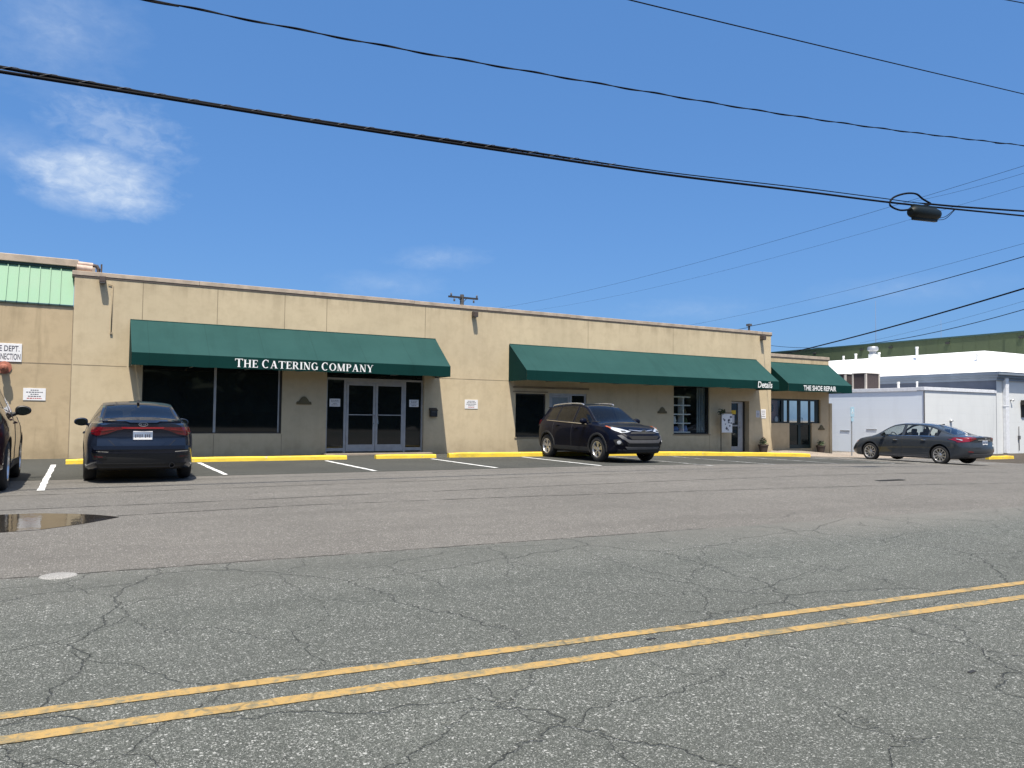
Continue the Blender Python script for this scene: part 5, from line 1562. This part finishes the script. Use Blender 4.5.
FORTE = dict(
    W=[(-2.33, .70), (-2.24, .77), (-2.0, .845), (-1.35, .895), (0, .90), (1.35, .895), (1.85, .87), (2.2, .76), (2.31, .62)],
    zb=[(-2.33, .27), (-2.0, .22), (-1.35, .19), (1.35, .18), (2.0, .2), (2.31, .26)],
    zs=[(-2.33, 1.0), (-2.15, 1.03), (-1.7, 1.025), (-.9, .98), (0, .94), (.9, .915), (1.3, .88), (1.85, .78), (2.2, .68), (2.31, .56)],
    ws=[(-2.33, .61), (-2.2, .69), (-1.9, .755), (-1.5, .80), (0, .845), (1.0, .835), (1.6, .80), (2.05, .70), (2.31, .52)],
    zt=[(-2.33, 1.05), (-2.2, 1.08), (-1.75, 1.10), (-1.62, 1.125), (-.80, 1.385), (-.4, 1.44), (.05, 1.445), (.42, 1.395), (1.28, 1.0), (1.7, .92), (2.1, .78), (2.31, .62)],
    wt=[(-2.33, .54), (-2.2, .62), (-1.75, .665), (-1.62, .665), (-.80, .60), (0, .59), (.42, .595), (1.28, .74), (1.7, .72), (2.1, .62), (2.31, .46)],
    rear_prof=[(.2, -.10), (.33, .0), (.55, .055), (.62, .055), (.80, .02), (.95, .045), (1.02, .05), (1.4, 0)], front_prof=[(.2, -.05), (.4, .03), (.6, 0), (1.0, -.03)],
    rear_start=-1.72, front_start=1.75, rear_bow=.17, front_bow=.22,
    ws_rng=(.42, 1.28), rw_rng=(-1.62, -.80), df=(.02, 1.12), dr=(-1.02, .015), hood=(1.30, 2.16), trunk=(-2.22, -1.66),
    wf=(.06, .86), wr=(-.90, -.02), wq=(-1.18, -.95), axle_r=-1.35, axle_f=1.35, wheel_r=.325, arch_r=.375, rim_r=.215, track=1.56, spokes=5,
    spoke_prof=((-.12, .02, .025, 0), (.12, .02, .025, 0)), cabin=(-1.3, 1.0), seats=(-.65, .35), mirror=(.72, 1.02),
    mats=dict(paint=paint_blue, glass_f=gl_mid, glass_r=gl_tint, glass_s=gl_mid, glass_b=gl_tint), deco=deco_forte)
r = empty('sedan'); tag(r, 'dark blue sedan parked nose in, rear facing the road, with a red light bar', 'car')
build_car(FORTE, (0.93, 17.15, 0.004), radians(90), r)

# --- the black crossover facing the road
paint_black = car_paint('black_blue_paint', (0.002, 0.003, 0.009), 0.0, 0.3, 0.22)
def deco_rav(S, root, patch, bvh):
    fx = (-1, 0)   # pressed backwards onto the nose; u = -y mirrored, symmetric shapes only
    D = 0.72
    patch('headlight', clear_lens, [(.34, .865), (.46, .835), (.62, .83), (.80, .90), (.90, .985), (.78, .975), (.56, .925)], (-1, .35), .010, .04, True)
    patch('headlight_bezel', black_m, [(.46, .853), (.60, .845), (.62, .89), (.50, .88)], (-1, .35), .013, .05, True)
    patch('corner_lamp', amber, [(.84, .935), (.93, .995), (.89, 1.0), (.82, .955)], (-1, .35), .016, .03, True)
    patch('grille', black_soft, [(-.44, .80), (.44, .80), (.38, .845), (.15, .86), (-.15, .86), (-.38, .845)], fx, .010, .05)
    patch('grille_bar', silver, [(-.40, .888), (-.12, .862), (.12, .862), (.40, .888), (.40, .905), (.12, .882), (-.12, .882), (-.40, .905)], fx, .018, .05)
    patch('lower_grille', black_soft, [(-.42, .655), (.42, .655), (.54, .755), (-.54, .755)], fx, .008, .05)
    patch('bumper_bar', trim_grey, [(-.50, .555), (.50, .555), (.66, .66), (.74, .76), (.66, .775), (.55, .66), (.45, .64), (-.45, .64), (-.55, .66), (-.66, .775), (-.74, .76), (-.66, .66)], fx, .014, .05)
    patch('intake', black_soft, [(-.50, .455), (.50, .455), (.56, .55), (-.56, .55)], fx, .006, .05)
    patch('skid_plate', trim_grey, [(-.52, .385), (.52, .385), (.58, .45), (-.58, .45)], fx, .016, .05)
    patch('fog_light_well', black_soft, [(.58, .50), (.76, .50), (.82, .64), (.66, .66)], (-1, .30), .006, .04, True)
    patch('fog_light', clear_lens, [(.69 + .05 * cos(t * pi / 6), .575 + .05 * sin(t * pi / 6)) for t in range(12)], (-1, .30), .014, .04, True)
    patch('chin', black_soft, [(-.72, .27), (.72, .27), (.72, .375), (-.72, .375)], fx, .010, .05)
    hit = bvh.ray_cast(Vector((5, 0, .872)), Vector((-1, 0, 0))); hx = hit[0].x + .055
    mb = MB(); ellipse_ring(mb, (0, .872), .085, .058, .012, 28, hx); ellipse_ring(mb, (0, .885), .05, .026, .009, 24, hx + .002); ellipse_ring(mb, (0, .872), .028, .055, .009, 24, hx + .004)
    mb.box(hx - .03, hx - .004, -.07, .07, .83, .915, 0, .02)
    mb.build('emblem', chrome, root)
    # cladding and side trim
    for sg in (1, -1):
        # hoop round each wheel arch
        for ax in (S['axle_r'], S['axle_f']):
            b = MB(); R = S['arch_r']; n = 26; rows = []
            for k in range(n + 1):
                t = radians(-8 + 196 * k / n)
                ring = []
                for rad, off in ((R - .012, .004), (R + .012, .014), (R + .052, .010), (R + .058, -.01)):
                    p = Vector((ax + rad * cos(t), 0, S['wheel_r'] + .01 + rad * sin(t)))
                    hit = bvh.ray_cast(Vector((ax + max(R + .015, rad) * cos(t), sg * 3, S['wheel_r'] + .01 + max(R + .015, rad) * sin(t))), Vector((0, -sg, 0)))
                    y = hit[0].y if hit[0] and abs(hit[0].y) > .6 else sg * .86
                    ring.append(b.bm.verts.new((p.x, y + sg * off, max(.2, p.z))))
                rows.append(ring)
            for A, B in zip(rows, rows[1:]):
                for k in range(3): b.bm.faces.new((A[k], A[k + 1], B[k + 1], B[k]))
            b.build('arch_cladding', black_soft, root, 50)
    sd = (0, -1)
    patch('side_cladding', black_soft, [(-.88, .24), (.90, .24), (.90, .40), (-.88, .40)], sd, .012, .06, True)
    patch('belt_strip', chrome, [(-1.50, 1.130), (.80, 1.035), (.80, 1.047), (-1.50, 1.143)], sd, .012, .06, True)
    for sg in (1, -1):
        mb = MB(); mb.tube(catmull([(-1.55, sg * .515, 1.555), (-1.42, sg * .52, 1.610), (-.6, sg * .535, 1.652), (.02, sg * .54, 1.638), (.16, sg * .54, 1.595)], 6), .022, 8)
        mb.build('roof_rail', silver, root, 40)
        mb = MB()
    patch('tail_light', red_lens, [(.56, 1.0), (.70, .95), (.80, 1.0), (.80, 1.14), (.60, 1.12)], (1, -.2), .02, .04, True)
    mb = MB(); mb.box(-1.99, -1.76, -.44, .44, 1.515, 1.545, 0, .012); mb.build('roof_spoiler', S['mats']['paint'], root, 40)
    for sg in (.12, -.45):
        mb = MB(); p0 = Vector((1.06, sg + .1, 1.105)); mb.tube([p0, p0 + Vector((-.02, -.55, .03))], .009, 5); mb.build('wiper', black_soft, root)
RAV = dict(
    W=[(-2.26, .66), (-2.1, .77), (-1.7, .885), (-1.3, .922), (0, .905), (1.3, .92), (1.8, .90), (2.12, .80), (2.30, .66)],
    zb=[(-2.26, .42), (-1.9, .30), (-1.33, .24), (1.33, .23), (2.0, .25), (2.30, .30)],
    zs=[(-2.26, 1.0), (-2.1, 1.13), (-1.6, 1.15), (-.6, 1.11), (.3, 1.06), (1.1, 1.02), (1.5, .985), (1.95, .92), (2.16, .86), (2.30, .75)],
    ws=[(-2.26, .60), (-2.1, .70), (-1.6, .785), (0, .835), (1.0, .845), (1.6, .83), (2.0, .74), (2.30, .56)],
    zt=[(-2.26, 1.05), (-2.21, 1.15), (-1.90, 1.515), (-1.68, 1.57), (-1.0, 1.63), (-.2, 1.65), (.25, 1.605), (1.22, 1.10), (1.6, 1.055), (2.0, .975), (2.2, .88), (2.30, .78)],
    wt=[(-2.26, .54), (-2.21, .54), (-1.90, .49), (-1.68, .53), (-.2, .57), (.25, .59), (1.22, .76), (1.6, .755), (2.0, .66), (2.30, .48)],
    rear_prof=[(.3, 0), (.6, .06), (1.0, .03), (1.6, 0)], front_prof=[(.2, -.10), (.4, -.02), (.62, .05), (.80, .03), (.95, 0), (1.2, -.02)],
    rear_start=-1.75, front_start=1.78, rear_bow=.20, front_bow=.24,
    ws_rng=(.25, 1.22), rw_rng=(-2.19, -1.91), df=(.0, 1.10), dr=(-1.02, -.005), hood=(1.24, 2.18), trunk=(-2.24, -2.205),
    wf=(.04, .92), wr=(-.95, -.04), wq=(-1.55, -1.0), axle_r=-1.33, axle_f=1.33, wheel_r=.355, arch_r=.40, rim_r=.225, track=1.60, spokes=5,
    spoke_prof=((-.14, .022, .032, 0), (.14, .022, .032, 0)), cabin=(-1.6, 1.0), seats=(-.65, .35), mirror=(.74, 1.13),
    mats=dict(paint=paint_black, glass_f=gl_mid, glass_r=gl_tint, glass_s=gl_mid, glass_b=gl_tint, mirror=paint_black), trunk_name='tailgate', deco=deco_rav)
r = empty('crossover'); tag(r, 'black crossover with silver roof rails parked facing the road', 'car')
build_car(RAV, (13.45, 18.95, gz(13.4) + .004), radians(-90), r)

# --- the grey sedan at the right
paint_grey = car_paint('gunmetal_paint', (0.038, 0.044, 0.052), 0.2, 0.3, 0.8)
def deco_alt(S, root, patch, bvh):
    bx = (1, 0)
    patch('tail_light', red_lens, [(.44, .93), (.62, .86), (.88, .80), (.95, .84), (.95, .96), (.70, .985), (.50, .975)], (1, 0), .010, .04, True)
    patch('tail_light_wing', red_lens, [(-2.15, .85), (-1.92, .905), (-1.80, .955), (-2.0, .965), (-2.2, .945)], (0, -1), .010, .04)
    patch('tail_light_wing', red_lens, [(2.15, .85), (1.92, .905), (1.80, .955), (2.0, .965), (2.2, .945)], (0, 1), .010, .04)
    patch('reverse_lens', clear_lens, [(-2.17, .868), (-1.98, .91), (-1.98, .928), (-2.17, .895)], (0, -1), .016, .04)
    patch('trunk_seam', black_soft, [(-.56, .62), (.56, .62), (.56, .63), (-.56, .63)], bx, .003, .06)
    patch('trunk_trim', chrome, [(-.36, .885), (.36, .885), (.36, .91), (-.36, .91)], bx, .014, .05)
    patch('bumper_lower', trim_grey, [(-.64, .26), (.64, .26), (.70, .40), (-.70, .40)], bx, .008, .05)
    patch('reflector', red_lens, [(.60, .47), (.76, .48), (.76, .505), (.60, .495)], bx, .012, .05, True)
    patch('headlight', clear_lens, [(.46, .66), (.62, .62), (.78, .66), (.80, .72), (.62, .70)], (-1, .35), .010, .04, True)
    patch('side_marker', amber, [(2.02, .70), (2.16, .70), (2.12, .745), (2.0, .75)], (0, -1), .010, .04)
    patch('grille', black_m, [(-.42, .5), (.42, .5), (.34, .70), (-.34, .70)], (-1, 0), .010, .05)
    patch('bumper_sticker', paper, [(-.66, .66), (-.56, .66), (-.56, .72), (-.66, .72)], bx, .006, .05)
    plate(root, bvh, -5, 1, 0, .80, (plate_white, plate_blue, ink))
    hit = bvh.ray_cast(Vector((-5, 0, .955)), Vector((1, 0, 0))); hx = hit[0].x - .012
    mb = MB(); ellipse_ring(mb, (0, .955), .05, .045, .01, 24, hx); mb.box(hx - .004, hx + .004, -.062, .062, .944, .966); mb.build('emblem', chrome, root)
    patch('sill_strip', trim_grey, [(-.95, .235), (.97, .235), (.97, .27), (-.95, .27)], (0, -1), .010, .06, True)
    patch('window_strip', chrome, [(-1.2, .985), (.85, .965), (.85, .975), (-1.2, .997)], (0, -1), .012, .06, True)
    mb = MB(); mb.prism([(-.10, 0), (.08, 0), (-.02, .03), (-.085, .045)], -.02, .02, 'y'); o = mb.build('roof_antenna', black_m, root); o.location = (-.95, 0, 1.395)
ALT = dict(
    W=[(-2.45, .74), (-2.36, .82), (-2.1, .885), (-1.4, .912), (0, .912), (1.4, .91), (1.95, .88), (2.3, .76), (2.42, .60)],
    zb=[(-2.45, .30), (-2.1, .23), (-1.4, .19), (1.4, .18), (2.1, .2), (2.42, .27)],
    zs=[(-2.45, .95), (-2.2, .995), (-1.8, .995), (-1.0, .985), (0, .965), (.9, .935), (1.4, .88), (2.0, .77), (2.3, .67), (2.42, .55)],
    ws=[(-2.45, .66), (-2.3, .75), (-2.0, .81), (-1.5, .85), (0, .86), (1.0, .85), (1.7, .81), (2.15, .70), (2.42, .50)],
    zt=[(-2.45, 1.0), (-2.3, 1.03), (-1.95, 1.065), (-1.82, 1.09), (-.85, 1.405), (-.4, 1.462), (.1, 1.47), (.45, 1.43), (1.36, 1.0), (1.8, .91), (2.2, .77), (2.42, .60)],
    wt=[(-2.45, .58), (-2.3, .67), (-1.95, .69), (-1.82, .675), (-.85, .585), (0, .585), (.45, .60), (1.36, .75), (1.8, .73), (2.2, .62), (2.42, .44)],
    rear_prof=[(.2, -.12), (.35, 0), (.55, .07), (.66, .06), (.85, .02), (.98, .05), (1.05, .05), (1.4, 0)], front_prof=[(.2, -.05), (.4, .03), (.6, 0), (1.0, -.03)],
    rear_start=-1.78, front_start=1.85, rear_bow=.20, front_bow=.24,
    ws_rng=(.45, 1.36), rw_rng=(-1.80, -.85), df=(.05, 1.16), dr=(-1.06, .045), hood=(1.38, 2.26), trunk=(-2.34, -1.84),
    wf=(.10, .92), wr=(-.92, .0), wq=(-1.32, -.97), axle_r=-1.3875, axle_f=1.3875, wheel_r=.335, arch_r=.385, rim_r=.235, track=1.59, spokes=10,
    spoke_prof=((0, .016, .022, 0),), cabin=(-1.4, 1.05), seats=(-.70, .35), mirror=(.78, 1.03), win_trim=black_m,
    mats=dict(paint=paint_grey, glass_f=gl_car, glass_r=gl_mid, glass_s=gl_car, glass_b=gl_car, handle=chrome), deco=deco_alt)
r = empty('sedan'); tag(r, 'gunmetal grey sedan parked in front of the white block building', 'car')
build_car(ALT, (27.62, 18.0, gz(27.6) + .004), radians(90), r)

# --- the dark car cut by the left edge
paint_maroon = car_paint('dark_maroon_paint', (0.030, 0.008, 0.010))
def deco_suv(S, root, patch, bvh):
    patch('tail_light', red_lens, [(.58, .86), (.72, .84), (.80, .90), (.80, 1.08), (.62, 1.06)], (1, -.2), .012, .04, True)
    patch('side_cladding', black_soft, [(-.88, .24), (.90, .24), (.90, .36), (-.88, .36)], (0, -1), .010, .06, True)
    patch('headlight', clear_lens, [(.40, .80), (.84, .86), (.88, .96), (.50, .93)], (-1, 0), .010, .05, True)
    patch('rear_bumper', trim_grey, [(-.70, .44), (.70, .44), (.74, .62), (-.74, .62)], (1, 0), .02, .06)
    plate(root, bvh, -5, 1, 0, .82, (plate_white, plate_blue, ink))
    for sg in (1, -1):
        mb = MB(); mb.tube(catmull([(-1.55, sg * .515, 1.555), (-1.42, sg * .52, 1.610), (-.6, sg * .535, 1.652), (.02, sg * .54, 1.638), (.16, sg * .54, 1.595)], 6), .018, 8); mb.build('roof_rail', black_m, root, 40)
SUV = dict(RAV); SUV.update(deco=deco_suv, mats=dict(paint=paint_maroon, glass_f=gl_mid, glass_r=gl_tint, glass_s=gl_mid, glass_b=gl_tint, mirror=black_m))
r = empty('crossover'); tag(r, 'dark maroon crossover cut off by the left edge of the photo', 'car')
build_car(SUV, (-1.88, 15.60, 0.004), radians(90), r)
r.scale = (1.0, 1.0, 1.09)

# ------------------------------------------------------------------ accessible parking sign
sg_ = empty('parking_sign', (28.720, 21.7, gz(28.720))); tag(sg_, 'slim post with two small pale blue parking signs between the grey sedan and the shop', 'sign')
gzv = gz(28.720) + .16
mb = MB(); mb.box(28.695, 28.745, 21.68, 21.72, gzv - .16, gzv + 1.96, 0, .008); under(mb.build('post', steel), sg_)
mb = MB(); mb.box(28.600, 28.840, 21.655, 21.665, gzv + 1.56, gzv + 1.98, 0, .003); pl_ = under(mb.build('sign_plate', sage_m), sg_)
mb = MB()
n = 16
for k in range(12):
    t0, t1 = radians(150 + k * 20), radians(150 + (k + 1) * 20)
    mb.face([(28.720 + .07 * cos(t0), 21.652, gzv + 1.74 + .07 * sin(t0)), (28.720 + .07 * cos(t1), 21.652, gzv + 1.74 + .07 * sin(t1)), (28.720 + .05 * cos(t1), 21.652, gzv + 1.74 + .05 * sin(t1)), (28.720 + .05 * cos(t0), 21.652, gzv + 1.74 + .05 * sin(t0))])
mb.box(28.700, 28.720, 21.648, 21.652, gzv + 1.74, gzv + 1.86); mb.box(28.700, 28.780, 21.646, 21.650, gzv + 1.74, gzv + 1.76)
mb.lathe([(0, 0), (.022, 0), (.022, .003)], 12, Matrix.Translation((28.710, 21.652, gzv + 1.88)) @ Matrix.Rotation(radians(90), 4, 'X'))
under(mb.build('wheelchair_symbol', paper), sg_)
mb = MB(); mb.box(28.640, 28.800, 21.655, 21.665, gzv + 1.36, gzv + 1.53, 0, .003); under(mb.build('sign_plate', sage_m), sg_)

# ------------------------------------------------------------------ unseen tree mass added across the road to darken glass reflections
def backdrop_trees():
    mb = MB(); rnd = random.Random(11)
    x = -70
    while x < 66:
        r = rnd.uniform(2.2, 3.8); c = Vector((x, -24 + rnd.uniform(-2, 2), rnd.uniform(2.0, 4.0)))
        rr = bmesh.ops.create_icosphere(mb.bm, subdivisions=3, radius=r)
        for v in rr['verts']:
            k = 1 + .22 * sin(v.co.x * 2.3 + x) * sin(v.co.y * 2.9) + .15 * sin(v.co.z * 4.1 + x * 3) + rnd.uniform(-.08, .08)
            v.co = v.co * k; v.co.z *= 1.15; v.co += c
        x += rnd.uniform(1.6, 2.6)
    for f in mb.bm.faces: f.smooth = False
    o = mb.build('backdrop', backdrop_m)
    return tag(o, 'added unseen dark wood across the road mirrored in the shop glass', 'backdrop', kind='stuff')
backdrop_trees()

# ------------------------------------------------------------------ light, sky, camera
S = Vector((-0.17 * 2.6, -1.0, 2.6)).normalized()
sun = bpy.data.lights.new('sun', 'SUN'); sun.energy = SUN_E = 4.2; sun.angle = radians(0.53); sun.color = (1.0, 0.93, 0.82)
so = bpy.data.objects.new('sun', sun); COL.objects.link(so)
so.rotation_euler = S.to_track_quat('Z', 'Y').to_euler(); so.location = (-10, -20, 40)
w = bpy.data.worlds.new('World'); scene.world = w; w.use_nodes = True
nt = w.node_tree; bg = nt.nodes['Background']
sky = nt.nodes.new('ShaderNodeTexSky'); sky.sky_type = 'NISHITA'; sky.sun_disc = False
sky.sun_elevation = math.asin(S.z); sky.sun_rotation = math.atan2(S.x, S.y)
sky.altitude = 200; sky.air_density = 1.0; sky.dust_density = 1.6; sky.ozone_density = 2.5
# thin clouds: one ragged patch low on the left, faint wisps elsewhere
tc = nt.nodes.new('ShaderNodeTexCoord').outputs['Generated']
def dotv(v):
    n = nt.nodes.new('ShaderNodeVectorMath'); n.operation = 'DOT_PRODUCT'; L(nt, tc, n.inputs[0]); n.inputs[1].default_value = tuple(v); return n.outputs['Value']
def cloud(center, ru, rv, tilt=0.0):
    c = Vector(center).normalized(); u = c.cross(Vector((0, 0, 1))).normalized(); v = u.cross(c)
    u2 = u * cos(tilt) + v * sin(tilt); v2 = -u * sin(tilt) + v * cos(tilt)
    dc = dotv(c)
    a = math_(nt, 'DIVIDE', dotv(u2), ru); b = math_(nt, 'DIVIDE', dotv(v2), rv)
    q = math_(nt, 'ADD', math_(nt, 'MULTIPLY', a, a), math_(nt, 'MULTIPLY', b, b))
    front = math_(nt, 'GREATER_THAN', dc, 0.2)
    return math_(nt, 'MULTIPLY', math_(nt, 'SUBTRACT', 1.0, math_(nt, 'SQRT', q), clamp=True), front), a, b
def cnoise(sc, sx, sy, sz, det=7, ro=.62, di=.6):
    m_ = nt.nodes.new('ShaderNodeVectorMath'); m_.operation = 'MULTIPLY'; L(nt, tc, m_.inputs[0]); m_.inputs[1].default_value = (sx, sy, sz)
    return noise(nt, m_.outputs[0], sc, det, ro, di)
cn = cnoise(20, 1, 1, 2.0, 8, .62, .25); cf = cnoise(38, 1, 1, 2.2, 8, .62, .35); cg = cnoise(52, 1, 1, 1.7, 6, .6, .5)
def comb(mask, lo, hi, gain, nz):
    # ragged edge: the mask shifts the threshold of the noise
    s = math_(nt, 'ADD', math_(nt, 'MULTIPLY', mask, 1.0), math_(nt, 'MULTIPLY_ADD', nz, 1.5, -0.75))
    return math_(nt, 'MULTIPLY', ramp(nt, math_(nt, 'MULTIPLY', s, mask), [(lo, 0), (hi, 1)]), gain)
acc = None
for (cen, ru, rv, tl, lo, hi, gain, nz) in (
        ((0.0045, 0.9666, 0.2562), .122, .056, -.10, .05, .44, .62, cn),
        ((0.027, 0.9498, 0.3116), .14, .070, -.25, .14, .75, .25, cg),
        ((-0.06, 0.95, 0.27), .15, .05, 0, .12, .8, .16, cn),
        ((-0.0324, 0.9179, 0.3954), .15, .13, .5, .15, 1.0, .22, cn),
        ((0.3927, 0.8977, 0.1998), .12, .03, .05, .14, .9, .17, cf),
        ((0.337, 0.9271, 0.1642), .14, .035, 0, .12, .9, .15, cn),
        ((0.6647, 0.7347, 0.1356), .16, .03, 0, .12, .9, .10, cf),
        ((0.819, 0.5538, 0.1501), .2, .03, 0, .12, .9, .10, cn)):
    m_, a_, b_ = cloud(cen, ru, rv, tl)
    k = math_(nt, 'MULTIPLY', comb(m_, lo, hi, gain, nz), math_(nt, 'MULTIPLY_ADD', cg, 1.7, 0.10))
    acc = k if acc is None else math_(nt, 'MAXIMUM', acc, k)
SKY_GAIN = (0.62, 0.80, 0.98)
SKY_FLAT = 0.5; SKY_BLUE = (0.74, 2.16, 5.2)   # hazy summer air: flatter from horizon to zenith
tint = mixc(nt, SKY_FLAT, mixc(nt, 1.0, sky.outputs[0], SKY_GAIN, 'MULTIPLY'), SKY_BLUE)
# warm white glow added round the sun behind the camera, to lift the shade
ds = math_(nt, 'MAXIMUM', dotv(S), 0.0)
au = math_(nt, 'POWER', ds, 7.0)
tint = mixc(nt, au, tint, (10.5, 9.3, 6.6), 'ADD')
colr = mixc(nt, acc, tint, (5.0, 5.7, 6.6))
L(nt, colr, bg.inputs['Color'])
bg.inputs['Strength'].default_value = 0.085

cam = bpy.data.cameras.new('camera'); cam.sensor_width = 36.0; cam.lens = 36.0 * 770 / 1024
cam.clip_start = 0.05; cam.clip_end = 3000
cob = bpy.data.objects.new('camera', cam); COL.objects.link(cob); scene.camera = cob
yaw, pitch, roll = radians(29.12), radians(2.35), radians(0.694)
f = Vector((sin(yaw) * cos(pitch), cos(yaw) * cos(pitch), sin(pitch)))
r0 = Vector((cos(yaw), -sin(yaw), 0)); u0 = r0.cross(f)
rr = r0 * cos(roll) + u0 * sin(roll); uu = -r0 * sin(roll) + u0 * cos(roll)
cob.matrix_world = Matrix(((rr.x, uu.x, -f.x, 0), (rr.y, uu.y, -f.y, 0), (rr.z, uu.z, -f.z, 1.25), (0, 0, 0, 1)))
vs = scene.view_settings; scene.display_settings.display_device = 'sRGB'
vs.view_transform = 'Standard'; vs.look = 'None'; vs.exposure = 0.8; vs.gamma = 1.0
scene.cycles.max_bounces = 8; scene.cycles.transparent_max_bounces = 12
scene.render.engine = 'CYCLES'
